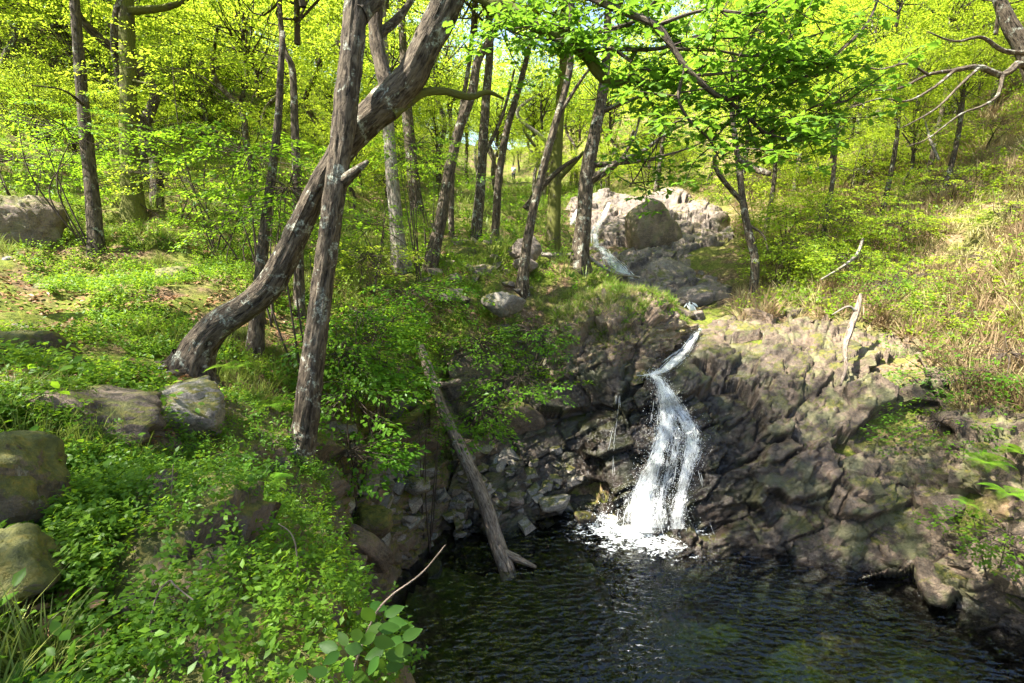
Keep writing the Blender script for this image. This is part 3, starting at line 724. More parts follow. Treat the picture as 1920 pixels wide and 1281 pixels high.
# ------------------------------------------------------------------ waterfalls
rw = np.random.default_rng(21)
def strands(poly, n, off, wmin, wmax, rng, dmul=1.0, depth=None, frac=(0.15, 0.6)):
    """white streaks of falling water: narrow curved strips following a stream given as (px,py,half width px)"""
    out = []
    poly = np.array(poly, float); K = 60
    c = catmull(poly, K)
    dep = []
    for x, y, w in c:
        d = depth(x, y) if depth else None
        dep.append(d)
    dep = np.array([np.nan if d is None else d for d in dep]); ok = ~np.isnan(dep)
    dep = np.interp(np.arange(K), np.arange(K)[ok], dep[ok])
    sm = np.convolve(np.pad(dep, 3, mode='edge'), np.ones(7) / 7, 'valid'); dep = np.minimum(dep, sm)
    for _ in range(n):
        L = rng.uniform(*frac); t0 = rng.uniform(-0.1, 1 - L * 0.6); ts = np.clip(np.linspace(t0, t0 + L, 9), 0, 1)
        s = np.clip(rng.normal(0, 0.5), -1.15, 1.15); ph = rng.uniform(0, 6); am = rng.uniform(0.0, 0.03)
        if vnoise(np.array([[s * 2.6 + 5, (t0 + L / 2) * 7, 0.5]]), 99)[0] < rng.uniform(-0.55, 0.25): continue
        idx = ts * (K - 1); cx = np.interp(idx, np.arange(K), c[:, 0]); cy = np.interp(idx, np.arange(K), c[:, 1]); cw = np.interp(idx, np.arange(K), c[:, 2])
        dd = np.interp(idx, np.arange(K), dep) - off * rng.uniform(0.2, 1.5)
        x = cx + cw * (s + am * np.sin(ts * 40 + ph)) + (ts - ts[0]) * rng.normal(0, 12)
        pts = np.array([P(a_, b_, d_) for a_, b_, d_ in zip(x, cy, dd)])
        wd = rng.uniform(wmin, wmax) * np.sin(np.linspace(0.12, math.pi - 0.05, 9)) ** 0.7
        T = np.gradient(pts, axis=0); side = np.cross(T, np.array([0.1, -1, 0.35])); side /= np.linalg.norm(side, axis=1)[:, None] + 1e-9
        nrm = np.cross(side, T); nrm /= np.linalg.norm(nrm, axis=1)[:, None] + 1e-9
        nrm = np.where((nrm[:, 1] > 0)[:, None], -nrm, nrm)
        V = np.concatenate([pts - side * wd[:, None], pts + nrm * wd[:, None] * 0.7, pts + side * wd[:, None]])
        i = np.arange(8); F = np.concatenate([np.stack([i, i + 1, i + 10, i + 9], 1), np.stack([i + 9, i + 10, i + 19, i + 18], 1)])
        out.append((V, F))
    return join(out)
def drops(pts, rng, r0, r1):
    O = np.array([[1, 0, 0], [-1, 0, 0], [0, 1, 0], [0, -1, 0], [0, 0, 1], [0, 0, -1]], float)
    Fo = np.array([[0, 2, 4], [2, 1, 4], [1, 3, 4], [3, 0, 4], [2, 0, 5], [1, 2, 5], [3, 1, 5], [0, 3, 5]])
    n = len(pts); sc = np.stack([rng.uniform(r0, r1, n)] * 3, 1) * np.array([1, 1, 1.8])
    return instance(O, Fo, pts, rand_rot(rng, n, 0.2), sc)
def drop_pts(poly, n, rng, spread, depth, off):
    poly = np.array(poly, float); c = catmull(poly, 60); out = []
    dep = np.array([depth(x, y) or np.nan for x, y, _ in c]); ok = ~np.isnan(dep); dep = np.interp(np.arange(60), np.arange(60)[ok], dep[ok])
    for _ in range(n):
        k = rng.uniform(0, 59); j = int(k)
        out.append(P(c[j, 0] + rng.normal(0, 0.55) * c[j, 2] * spread, c[j, 1] + rng.normal(0, 5), dep[j] - off * rng.uniform(0.2, 2.2)))
    return np.array(out)
S_left = [(1222,703,9),(1236,714,12),(1246,742,20),(1252,785,30),(1242,822,22),(1230,862,24),(1214,910,36),(1204,955,48),(1202,1000,54)]
S_right = [(1246,726,12),(1272,765,20),(1292,800,24),(1298,835,24),(1290,870,20),(1280,915,16),(1272,955,18),(1268,992,18)]
S_mid = [(1255,790,30),(1268,830,26),(1258,880,20),(1240,930,26),(1235,990,30)]
slide_pl = [(1312,616,5),(1300,634,9),(1286,655,14),(1264,678,17),(1240,697,15),(1212,704,8),(1194,704,3)]
def slide_depth(x, y): 
    d = cliff_depth(x, y); b = np.interp(y, [616, 655, 678, 704], [11.7, 10.7, 10.2, 9.7])
    return b if d is None else min(d, b + 0.3)
fall = thing('waterfall', tuple(FALL), 'white waterfall tumbling over the dark rock face into the pool', 'waterfall')
cd = lambda x, y: cliff_depth(x, y)
def sheet(poly, off, depth, wmul=1.0, v0=0.0, cols=14):
    c = catmull(np.array(poly, float), 70)
    u = np.linspace(-1, 1, cols); D = np.full((70, cols), np.nan)
    for i_, (x, y, w) in enumerate(c):
        for j_, t_ in enumerate(u):
            d = depth(x + w * t_ * wmul, y)
            if d is not None: D[i_, j_] = d
    D = np.where(np.isnan(D), np.nanmean(D, axis=1, keepdims=True), D)
    for _ in range(3):                                   # the water bridges small hollows
        pd = np.pad(D, 1, mode='edge'); D = np.minimum(D, (pd[:-2, 1:-1] + pd[2:, 1:-1] + pd[1:-1, :-2] + pd[1:-1, 2:]) / 4)
    V = np.array([[P(x + w * t_ * wmul, y, D[i_, j_] - off) for j_, t_ in enumerate(u)] for i_, (x, y, w) in enumerate(c)])
    L = np.concatenate([[0], np.cumsum(np.linalg.norm(np.diff(V[:, cols // 2], axis=0), axis=1))])
    uv = np.stack([np.repeat((u[None] + 1) / 2, 70, 0), np.repeat(L[:, None] + v0, cols, 1)], -1).reshape(-1, 2)
    return V.reshape(-1, 3), grid_faces(70, cols), uv
def add_sheets(poly, parent, depth, layers, wmul=1.0):
    for k_ in range(layers):
        V, F, uv = sheet(poly, 0.03 + 0.045 * k_, depth, wmul * (1.0 - 0.12 * k_), 7.3 * k_ + poly[0][0])
        part('water_sheet', V, F, M['sheet'], parent, True, uv)
part('left_stream', *strands(S_left, 260, 0.10, 0.0015, 0.006, rw, depth=cd, frac=(0.015, 0.09)), M['foam'], fall)['kind'] = 'stuff'
part('right_stream', *strands(S_right, 130, 0.10, 0.0015, 0.005, rw, depth=cd, frac=(0.015, 0.09)), M['foam'], fall)['kind'] = 'stuff'
part('middle_trickle', *strands(S_mid, 60, 0.06, 0.0015, 0.004, rw, depth=cd, frac=(0.02, 0.1)), M['foam'], fall)
add_sheets(S_left, fall, cd, 3, 1.1); add_sheets(S_right, fall, cd, 2, 1.2); add_sheets(S_mid, fall, cd, 1, 0.8)
part('side_trickle', *strands([(1158,742,5),(1160,775,6),(1154,820,7),(1150,855,7),(1150,895,7)], 22, 0.03, 0.0012, 0.003, rw, depth=cd, frac=(0.08, 0.4)), M['foam'], fall)
part('side_trickle', *strands([(1312,882,3),(1319,915,4),(1318,940,5),(1328,970,8),(1342,1012,8)], 12, 0.03, 0.0012, 0.003, rw, depth=cd, frac=(0.08, 0.4)), M['foam'], fall)
sp = np.concatenate([drop_pts(S_left, 3000, rw, 1.15, cd, 0.1), drop_pts(S_right, 1500, rw, 1.4, cd, 0.1), drop_pts(S_mid, 900, rw, 1.3, cd, 0.08), drop_pts(slide_pl, 700, rw, 1.2, slide_depth, 0.08)])
tag(part('spray', *drops(sp, rw, 0.0015, 0.006), M['foam'], fall, False), kind='stuff')
# foam where the fall meets the pool
fx, fy = np.meshgrid(np.linspace(-1.5, 1.5, 160), np.linspace(-1.25, 0.6, 110), indexing='ij')
q = np.stack([fx.ravel(), fy.ravel(), np.zeros(fx.size)], 1)
rad = np.sqrt((q[:, 0] / 0.78) ** 2 + (np.where(q[:, 1] < 0, q[:, 1] / 0.55, q[:, 1] / 0.4)) ** 2)
fz = 0.032 + np.clip(1 - rad, 0, 1) * (0.05 + 0.10 * np.abs(fbm(q * 8, 3, 92)))
V = q + np.array([FALL[0] - 0.02, FALL[1] - 0.05, 0]); V[:, 2] = fz
part('foam', V, grid_faces(160, 110), M['foam_patch'], fall, True, np.stack([rad, rad], 1))
sp = np.stack([rw.normal(FALL[0], 0.42, 900), rw.normal(FALL[1] - 0.02, 0.22, 900), np.abs(rw.normal(0, 0.12, 900)) + 0.02], 1)
tag(part('splash', *drops(sp, rw, 0.004, 0.012), M['foam'], fall, False), kind='stuff')

slide = thing('water_chute', tuple(P(1240, 697, 9.6)), 'narrow chute of white water sliding down to the lip of the fall', 'waterfall')
part('stream', *strands(slide_pl, 220, 0.06, 0.002, 0.005, rw, depth=slide_depth, frac=(0.04, 0.15)), M['foam'], slide)
add_sheets(slide_pl, slide, slide_depth, 3, 1.1)
_ub = proj(LU.reshape(-1, 3))
def up_depth(x, y):
    m = (np.abs(_ub[0] - x) < 9) & (np.abs(_ub[1] - y) < 9)
    return _ub[2][m].min() if m.any() else None
uf = thing('waterfall', tuple(P(1150, 510, 17)), 'distant upper waterfall running down the pale sunlit rock slab', 'waterfall')
part('stream', *strands([(1084,394,3),(1078,405,4),(1070,420,4)], 24, 0.08, 0.006, 0.02, rw, depth=up_depth, frac=(0.1, 0.4)), M['foam'], uf)
part('stream', *strands([(1140,384,3),(1132,402,4),(1118,420,4),(1108,440,4),(1102,462,4)], 34, 0.08, 0.006, 0.02, rw, depth=up_depth, frac=(0.1, 0.3)), M['foam'], uf)
part('stream', *strands([(1135,470,8),(1150,490,14),(1165,508,14),(1180,520,8)], 60, 0.08, 0.005, 0.015, rw, depth=up_depth, frac=(0.05, 0.25)), M['foam'], uf)
for pl_ in ([(1086,390,7),(1078,405,9),(1068,422,9)], [(1142,380,6),(1134,402,8),(1122,422,9),(1116,442,9),(1118,464,10)], [(1125,462,12),(1145,488,22),(1165,508,24),(1185,522,12)]): add_sheets(pl_, uf, up_depth, 2)
st = thing('stream', tuple(P(1298, 580, 14)), 'small patch of white stream water between rocks above the chute', 'stream')
part('riffle', *strands([(1292,566,5),(1298,575,8),(1302,585,8)], 40, 0.3, 0.01, 0.03, rw, depth=lambda x, y: 14.0, frac=(0.3, 0.8)), M['foam'], st)

# ------------------------------------------------------------------ boulders and stones
rb = np.random.default_rng(5)
def boulder(name, label, px, py, D, size, mt, seed, rot=0.0, box=0.75, flat=1.0, group=None, tilt=(0, 0), n=38):
    """rounded angular boulder sunk into the ground; size in metres (x, y, z)"""
    u = np.linspace(0, np.pi, n); v = np.linspace(0, 2 * np.pi, 2 * n + 1)
    U, Vv = np.meshgrid(u, v, indexing='ij')
    d = np.stack([np.sin(U) * np.cos(Vv), np.sin(U) * np.sin(Vv), np.cos(U)], -1).reshape(-1, 3)
    g = np.random.default_rng(seed + 500); npl = 15
    pn_ = g.normal(0, 1, (npl, 3)); pn_ /= np.linalg.norm(pn_, axis=1)[:, None]; hk_ = g.uniform(0.72, 1.0, npl)
    pn_ = np.concatenate([pn_, [[0, 0, 1], [0, 0, -1], [1, 0, 0], [-1, 0, 0], [0, 1, 0], [0, -1, 0]]]); hk_ = np.concatenate([hk_, np.full(6, 0.95)])
    dt = d @ pn_.T; rp = np.where(dt > 0.05, hk_ / np.maximum(dt, 0.05), 9.0); rp = (np.minimum(rp, 9.0) ** -14).sum(1) ** (-1 / 14)   # chipped, many-sided block
    p = d * rp[:, None]
    f1, f2, r, vv = worley(d * 2.6 + seed * 5.3, seed, True)
    k = 1 + 0.08 * fbm(d * 1.6 + seed * 3.7, 3, seed) + 0.05 * (r[:, 0] - 0.5) + 0.10 * ((r[:, 1:4] - 0.5) * vv).sum(1) + 0.030 * fbm(d * 7 + seed, 4, seed + 3)
    p = p * k[:, None] * np.array(size) * 0.5
    R = np.array(Matrix.Rotation(rot, 3, 'Z') @ Matrix.Rotation(tilt[0], 3, 'X') @ Matrix.Rotation(tilt[1], 3, 'Y'))
    p = p @ R.T
    c = P(px, py, D)
    F = grid_faces(n, 2 * n + 1)
    o = obj(name, mesh_np(name, p, F, mt, True), None, tuple(c)); tag(o, label, 'rock', group); return o
boulder('boulder', 'grey lichen-spotted boulder below the foot of the curved trunk', 330, 775, 4.0, (0.72, 0.6, 0.52), M['boulder'], 3, 0.3)
boulder('rock_slab', 'broad flat-topped brown rock slab at the left edge above the bilberry', 100, 785, 3.3, (1.45, 0.85, 0.5), M['boulder_brown'], 8, 0.1, 0.3, tilt=(0.08, 0.1))
boulder('boulder', 'rounded mossy boulder with pale lichen behind the brown slab', 42, 672, 4.5, (0.66, 0.6, 0.52), M['boulder_moss'], 12, 0.2)
boulder('boulder', 'big moss-clad rock filling the lower left edge of the picture', -25, 925, 2.1, (0.62, 0.55, 0.60), M['boulder_moss'], 17, 0.5, tilt=(0, 0.35))
boulder('boulder', 'low orange mossy mound in the bottom left corner', 15, 1075, 1.75, (0.30, 0.32, 0.26), M['boulder_moss'], 19, 0.5)
boulder('boulder', 'large split boulder left of the dark slender trunk', 45, 428, 8.9, (1.25, 1.0, 1.15), M['knoll'], 23, 0.2, 0.6)
boulder('boulder', 'dome-shaped mossy stone on the sunlit left slope', 333, 522, 8.2, (0.66, 0.55, 0.42), M['boulder_moss'], 29)
boulder('boulder', 'low mossy stone beside the stony path on the left', 105, 545, 7.6, (0.7, 0.5, 0.34), M['boulder_moss'], 31)
boulder('boulder', 'small mossy rock under the left edge boulder', 12, 500, 8.3, (0.5, 0.4, 0.36), M['boulder'], 33)
boulder('path_stone', 'smooth grey path stone at the left edge, the upper one', 20, 562, 7.0, (0.62, 0.5, 0.22), M['slab'], 35, 0.4)
boulder('path_stone', 'smooth grey path stone at the left edge, the lower one', 30, 578, 6.7, (0.66, 0.4, 0.20), M['boulder'], 36, 0.1)
boulder('path_stone', 'flat grey stone ledge across the path, above the mossy stones', 165, 522, 8.6, (1.3, 0.6, 0.2), M['boulder'], 37, 0.1, 0.6)
boulder('path_stone', 'pale flat stone lying in the leaf litter on the left bank', 134, 622, 5.6, (0.22, 0.2, 0.12), M['slab'], 39)
boulder('path_stone', 'pale flat stone touching the top of the mossy boulder at left', 18, 618, 5.4, (0.36, 0.3, 0.14), M['slab'], 40)
boulder('boulder', 'grey rock under a grass cushion on the middle bank', 945, 572, 10.6, (0.85, 0.6, 0.55), M['boulder'], 43, 0.5, tilt=(0, .4))
boulder('boulder', 'tilted pale rock beside the lichen-spotted trunk', 985, 468, 12.8, (0.8, 0.6, 0.75), M['slab'], 45, 0.4, tilt=(0, -.4))
boulder('boulder', 'orange-brown rock tucked below the tilted pale rock', 985, 497, 12.4, (0.6, 0.5, 0.42), M['slab'], 46, 0.9)
boulder('boulder', 'mossy rock under the slope between the middle trunks', 862, 478, 13.3, (0.9, 0.6, 0.5), M['boulder_moss'], 47)
boulder('rock_slab', 'long brown rock slab leaning down from the mossy bank to the water', 697, 1030, 6.0, (0.30, 0.34, 0.95), M['boulder_brown'], 51, 0.2, 0.55, tilt=(0.35, -0.55))
boulder('boulder', 'moss-covered rock at the foot of the bank above the leaning slab', 700, 985, 6.3, (0.62, 0.5, 0.42), M['boulder_moss'], 52)
boulder('rock_slab', 'angular grey stone standing upright on the rubble bank', 695, 907, 6.9, (0.24, 0.2, 0.36), M['boulder'], 53, 0.4, 0.5, tilt=(0, .3))
boulder('boulder', 'blocky grey stone on the rubble bank left of the fallen trunk', 782, 912, 7.8, (0.42, 0.36, 0.28), M['boulder'], 54, 0.2, 0.55)
boulder('boulder', 'pale tan stone on the rubble right of the fallen trunk', 965, 938, 9.0, (0.36, 0.3, 0.24), M['slab'], 55, 0.2, 0.55)
boulder('boulder', 'wide grey stone at the waters edge right of the fallen trunk', 1040, 945, 9.0, (0.60, 0.36, 0.26), M['boulder'], 56, 0.3, 0.5)
boulder('boulder', 'orange-brown wet stone in the shallows left of the fall', 1098, 972, 9.0, (0.42, 0.36, 0.22), M['boulder_brown'], 57)
boulder('boulder', 'dark rounded boulder in the recess left of the fall', 975, 790, 9.8, (0.9, 0.6, 0.85), M['boulder_brown'], 58, 0.3, 0.6)
boulder('boulder', 'tall grass-topped boulder standing before the sunlit upper slab', 1222, 440, 19.5, (2.1, 1.4, 2.9), M['knoll'], 59, 0.3, 0.85, tilt=(0, .15))
boulder('boulder', 'brown rounded boulder beside the stream above the chute', 1300, 560, 14.6, (1.1, 0.9, 0.8), M['slab'], 60)
boulder('boulder', 'pale pinkish block on the left lip of the stream', 1308, 596, 12.4, (0.42, 0.4, 0.36), M['slab'], 62, 0.2, 0.5)
boulder('boulder', 'long pale rock along the left lip of the stream', 1275, 585, 12.4, (0.8, 0.4, 0.3), M['slab'], 63, -0.5, 0.5, tilt=(0, 0.35))

# loose rubble along the left shore and in the stream bed: pieces of the ground
def rubble(n, xs, ys, s0, s1, meshes, parent, rng, sink=0.15):
    k = 0
    while k < n:
        x = rng.uniform(*xs); y = rng.uniform(*ys)
        z = max(ground_z([x], [y], False)[0], -0.2)
        yield x, y, z, rng.uniform(s0, s1) ** 1.0; k += 1
LBf = LB.reshape(-1, 3); LCf = LC.reshape(-1, 3)
def surf_z(x, y):
    z = ground_z([x], [y])[0]
    for L in (LBf, LCf):
        m = (np.abs(L[:, 0] - x) < 0.06) & (np.abs(L[:, 1] - y) < 0.06)
        if m.any(): z = max(z, np.median(L[m, 2]))
    return z
k = 0; tries = 0
while k < 170 and tries < 4000:
    tries += 1
    px = rb.uniform(640, 1090); py = rb.uniform(845, 1010)
    D = np.interp(px, [640, 760, 900, 1090], [6.6, 7.9, 9.0, 9.4]) + rb.normal(0, 0.25)
    p = P(px, py, D); z = surf_z(p[0], p[1])
    if abs(z - p[2]) > 0.9 or z < -0.15: continue
    s = rb.uniform(0.07, 0.26) ** 1.0
    put_stone(ST_BANK[k % 10], bank, (p[0], p[1], z + s * 0.12), (s * rb.uniform(.9, 1.4), s, s * rb.uniform(.6, 1)), tuple(rb.uniform(-.5, .5, 2)) + (rb.uniform(0, 6.3),)); k += 1
k = 0
while k < 34:
    px = rb.uniform(1270, 1690); py = rb.uniform(545, 640)
    D = 12.8 - (py - 560) * 0.02 + rb.normal(0, 0.5); p = P(px, py, D); z = surf_z(p[0], p[1])
    if abs(z - p[2]) > 0.8: continue
    s = 0.10 + 0.42 * rb.random() ** 2
    put_stone(ST_EDGE[k % 8], ground, (p[0], p[1], z + s * 0.02), (s * rb.uniform(.9, 1.5), s, s * rb.uniform(.6, 1)), tuple(rb.uniform(-.4, .4, 2)) + (rb.uniform(0, 6.3),)); k += 1
k = 0
while k < 60:
    px = rb.uniform(790, 1010); py = rb.uniform(430, 600); D = np.interp(py, [430, 500, 600], [16, 12.8, 10.8]); p = P(px, py, D); z = surf_z(p[0], p[1])
    s = rb.uniform(0.1, 0.35); put_stone(ST_SLAB[k % 8], ground, (p[0], p[1], z + s * 0.05), (s * 1.2, s, s * .7), tuple(rb.uniform(-.4, .4, 2)) + (rb.uniform(0, 6.3),)); k += 1

# path patches on the left bank: trodden soil sheets draped on the ground
def patch(name, pts, D, mt, lift=0.05):
    c = np.array([P(a_, b_, d_) for (a_, b_), d_ in zip(pts, D)])
    cen = c.mean(0); V = [cen]; 
    ring = catmull(np.concatenate([c, c[:1]]), 60)[:-1]
    rows = [cen + (ring - cen) * t for t in np.linspace(0.1, 1, 10)]
    V = np.concatenate([[cen]] + rows); V[:, 2] = ground_z(V[:, 0], V[:, 1]) + lift
    rr_ = np.concatenate([[0.0], np.repeat(np.linspace(0.1, 1, 10), 59)])
    V[:, 2] -= (lift + 0.06) * rr_ ** 4
    V[1:, :2] += (V[1:, :2] - cen[:2]) * (0.35 * vnoise(V[1:] * np.array([2.2, 2.2, 0]), 66) * rr_[1:])[:, None]
    V[:, 2] = np.maximum(V[:, 2], -9)
    F = []
    for r in range(9):
        for j in range(59): F.append((1 + r * 59 + j, 1 + r * 59 + (j + 1) % 59, 1 + (r + 1) * 59 + (j + 1) % 59, 1 + (r + 1) * 59 + j))
    o = obj(name, mesh_np(name, V, np.array(F), mt, True)); tag(o, kind='structure'); return o
patch('path', [(290, 850), (400, 800), (470, 830), (430, 880), (320, 905), (250, 890)], [3.7, 4.1, 4.1, 3.6, 3.3, 3.4], M['path'])

# ------------------------------------------------------------------ trees
def px_path(pts, D):
    out = []
    for k, p in enumerate(pts):
        d = p[2] if len(p) > 2 else (D if np.isscalar(D) else np.interp(k, np.linspace(0, len(pts) - 1, len(D)), D))
        out.append(P(p[0], p[1], d))
    return np.array(out)

def make_crown(seed, r=3.3, h=2.5, nclump=27, nspray=18, nleaf=22, leaf=0.125):
    rng = np.random.default_rng(seed)
    sprays = [spray(rng, nleaf, leaf, LEAF2, 0.35, 0.55, 0.2) for _ in range(5)]
    d = rng.normal(0, 1, (nclump, 3)); d /= np.linalg.norm(d, axis=1)[:, None]
    cen = d * (rng.uniform(0.1, 1, nclump) ** 0.45)[:, None] * np.array([r, r, h]); 
    cen[:, 2] += 0.3
    out = []; limbs = []
    for c in cen:
        size = rng.uniform(0.7, 1.35); n = int(nspray * size)
        a = rng.uniform(0, 2 * np.pi, n); rr = rng.uniform(0, 1, n) ** 0.6 * size
        pos = c + np.stack([np.cos(a) * rr, np.sin(a) * rr, rng.normal(0, 0.22, n) - 0.25 * rr], 1)
        x = np.stack([np.cos(a), np.sin(a), rng.normal(-0.05, 0.35, n)], 1)
        up = np.stack([rng.normal(0, .3, n), rng.normal(0, .3, n), np.ones(n)], 1)
        R = rot_from(x, up); sc = rng.uniform(0.55, 1.0, n)
        for s in range(5):
            m = np.arange(n) % 5 == s
            if m.any(): out.append(instance(*sprays[s], pos[m], R[m], sc[m]))
        base = np.array([0, 0, -h * rng.uniform(0.0, 1.0)])
        mid = base * 0.5 + c * 0.5 + rng.normal(0, 0.25, 3) + np.array([0, 0, -0.15])
        V, F, uv = tube([base, mid, c + rng.normal(0, .2, 3)], [0.034, 0.022, 0.008], 5, 8, 0.05, 0, False); limbs.append((V, F))
        for _ in range(1):
            e = c + rng.normal(0, 0.7, 3) * np.array([1, 1, 0.4])
            V, F, uv = tube([mid * .3 + c * .7, (c + e) / 2 + rng.normal(0, .12, 3), e], [0.016, 0.010, 0.004], 4, 6, 0.0, 0, False); limbs.append((V, F))
    V, F, uv = tube([[0, 0, -h * 1.15], [0.1, 0.05, -h * .5], [-0.05, .1, h * .2]], [0.075, 0.06, 0.02], 6, 10, 0.05, 0, False); limbs.append((V, F))
    V, F = join(out); lv, lf = join(limbs)
    return mesh_np('crown', V, F, M['leaf']), mesh_np('limbs', lv, lf, M['bark_dark'], True)
CROWNS = [make_crown(100 + s) for s in range(5)]
rc = np.random.default_rng(77)
def add_crown(t, at, scale=1.0, v=None, rz=None):
    v = rc.integers(0, 5) if v is None else v
    me, lm = CROWNS[v]; base = np.array(t.location); at = np.asarray(at) - base; rz = rc.uniform(0, 6.3) if rz is None else rz
    for nm, m_ in (('crown', me), ('limbs', lm)):
        o = obj(nm, m_, t, tuple(at)); o.scale = (scale, scale, scale * rc.uniform(.85, 1.1)); o.rotation_euler = (0, 0, rz)

def tree(label, pts, D, wpx, bark='bark_dark', crowns=((0, 0, 2.0, 1.0),), group=None, name='tree', sides=14, rings=40, ridge=0.12, branches=(), seed=1, flare=0.35, sink=0.15):
    """trunk along photo pixels at depth D, widths in photo pixels, crowns relative to the trunk top (dx,dy,dz,scale)"""
    p = px_path(pts, D); d0 = proj(p)[2]
    rad = np.array([w * 0.5 * d / FPX for w, d in zip(np.interp(np.linspace(0, 1, len(p)), np.linspace(0, 1, len(wpx)), wpx), d0)])
    zb = ground_z([p[0, 0]], [p[0, 1]])[0]
    foot = p[0].copy(); foot[2] = min(zb, p[0, 2]) - sink
    pp = np.concatenate([[foot], p]); rr = np.concatenate([[rad[0] * 1.05], rad])
    t = thing(name, tuple(p[0]), label, 'tree', group)
    V, F, uv = tube(pp, rr, sides, rings, 0.06, seed, True, ridge, flare); part('trunk', V, F, M[bark], t, True, uv)
    for k, (bp, bD, bw) in enumerate(branches):
        q = px_path(bp, bD); dd = proj(q)[2]; br = np.interp(np.linspace(0, 1, len(q)), np.linspace(0, 1, len(bw)), bw) * 0.5 * dd / FPX
        V, F, uv = tube(q, br, max(6, sides // 2), max(14, rings // 2), 0.06, seed + k + 3, True, ridge * 0.7); part('branch', V, F, M[bark], t, True, uv)
    for (dx, dy, dz, s) in crowns: add_crown(t, p[-1] + np.array([dx, dy, dz]), s)
    return t, p

# the two trees at the pool's left bank
t1, p1 = tree('straight lichen-spotted oak trunk rising from the mossy bank, crossing the curved trunk',
    [(556,905,4.72),(572,800,4.7),(590,650,4.68),(606,520,4.65),(625,380,4.6),(645,230,4.6),(658,110,4.6),(668,0,4.62),(680,-150,4.7),(720,-420,4.9)],
    4.7, [60,47,42,39,38,42,43,42,38,30], 'bark', ((-0.6, 0.2, 2.8, 0.7),), None, 'oak_tree', 40, 150, 0.24, [
    ([(672,30),(690,10),(712,-12),(760,-90),(800,-230)], [4.6, 5.0], [38,32,28,20]),
    ([(640,345,4.6),(662,325,4.52),(690,303,4.45)], 4.55, [24,18,8]),
    ([(640,880,4.75),(700,812,6.6)], 4.75, [2,1])][:2], 3)
t2, p2 = tree('thick curved oak trunk leaning right behind the straight trunk',
    [(356,704,5.2),(376,648,5.18),(411,608,5.15),(458,578,5.12),(500,542,5.1),(530,496,5.07),(552,448,5.05),(575,400,5.03),(602,345,5.0),(648,275,5.0),(692,222,4.95),(735,184,4.92),(770,145,4.86),(796,92,4.8),(826,32,4.72),(850,-25,4.66),(905,-180,4.6),(960,-420,4.7)],
    5.0, [66,55,50,48,48,46,44,42,42,46,54,58,54,52,54,56,48,34], 'bark', ((0.6, 0.2, 2.2, 0.6), (-2.2, 1.4, 2.8, 0.5)), None, 'oak_tree', 40, 170, 0.24, [
    ([(728,170,4.92),(712,110,4.95),(704,60,5.0),(708,0,5.05),(730,-120,5.2)], 5, [30,26,26,24,16]),
    ([(704,70,5.0),(740,40,5.2),(765,10,5.4),(790,-30,5.6)], 5.2, [18,16,12,8])], 9)
V, F, uv = tube(px_path([(735,212,4.9),(765,192,4.95),(795,174,5.0),(835,172,5.1),(880,182,5.2),(915,173,5.3),(945,186,5.4)], 5), [.055,.045,.04,.036,.034,.026,.01], 12, 40, 0.12, 4, True, 0.1)
o = part('branch', V, F, M['bark_moss'], t2, True, uv); o['label'] = 'moss-coated horizontal branch'

# overhanging oak branches with leaf rosettes, top right (they spring from the leaning oak)
ro = np.random.default_rng(31)
OV = [([(868,-30,4.66),(930,4,4.5),(990,38,4.5),(1050,68,4.5),(1098,100,4.55),(1122,138,4.6),(1150,156,4.65),(1190,146,4.7),(1218,166,4.8),(1256,188,4.9)], [34,30,27,26,24,18,16,14,12,6]),
      ([(985,-60,4.4),(1065,-10,4.3),(1072,60,4.4),(1095,98,4.5)], [14,12,12,12]),
      ([(1060,-30,4.1),(1150,15,3.9),(1230,48,3.8),(1262,92,3.8),(1300,142,3.8),(1362,186,3.85),(1425,163,3.9),(1500,150,4.0),(1570,100,4.1),(1625,45,4.2),(1650,-10,4.3)], [16,14,12,11,11,9,8,7,6,5,4]),
      ([(1362,186,3.85),(1400,218,3.9),(1440,252,3.95),(1500,262,4.0),(1550,250,4.05)], [8,7,6,5,2]),
      ([(1284,130,3.8),(1272,180,3.8),(1290,222,3.85),(1330,262,3.9),(1350,300,4.0)], [6,6,5,4,2]),
      ([(1095,98,4.55),(1150,92,4.4),(1230,92,4.3),(1310,70,4.2),(1400,70,4.2),(1470,40,4.2)], [11,9,7,6,4,2]),
      ([(1120,60,4.4),(1190,40,4.2),(1240,-10,4.0)], [9,7,6]),
      ([(1075,70,4.4),(1030,75,4.3),(960,60,4.2),(930,40,4.1)], [6,4,3,2]),
      ([(1150,92,4.4),(1210,130,4.3),(1280,150,4.3),(1330,120,4.3),(1390,115,4.3)], [7,6,5,4,2]),
      ([(1230,48,3.8),(1320,20,3.7),(1420,25,3.7),(1500,0,3.8),(1560,-20,3.9)], [8,6,5,4,2]),
      ([(1262,92,3.8),(1340,95,3.8),(1420,105,3.85),(1500,75,3.9),(1560,55,4.0)], [7,5,4,3,2]),
      ([(1190,146,4.7),(1240,240,4.9),(1200,320,5.0),(1180,350,5.0)], [5,4,3,2]),
      ([(1300,142,3.8),(1380,135,3.8),(1450,120,3.8),(1520,115,3.8),(1580,140,3.9)], [6,5,4,3,2]),
      ([(1440,252,3.95),(1480,225,3.9),(1530,200,3.9),(1590,190,3.95)], [5,4,3,2])]
lv = []
ros_n = 0
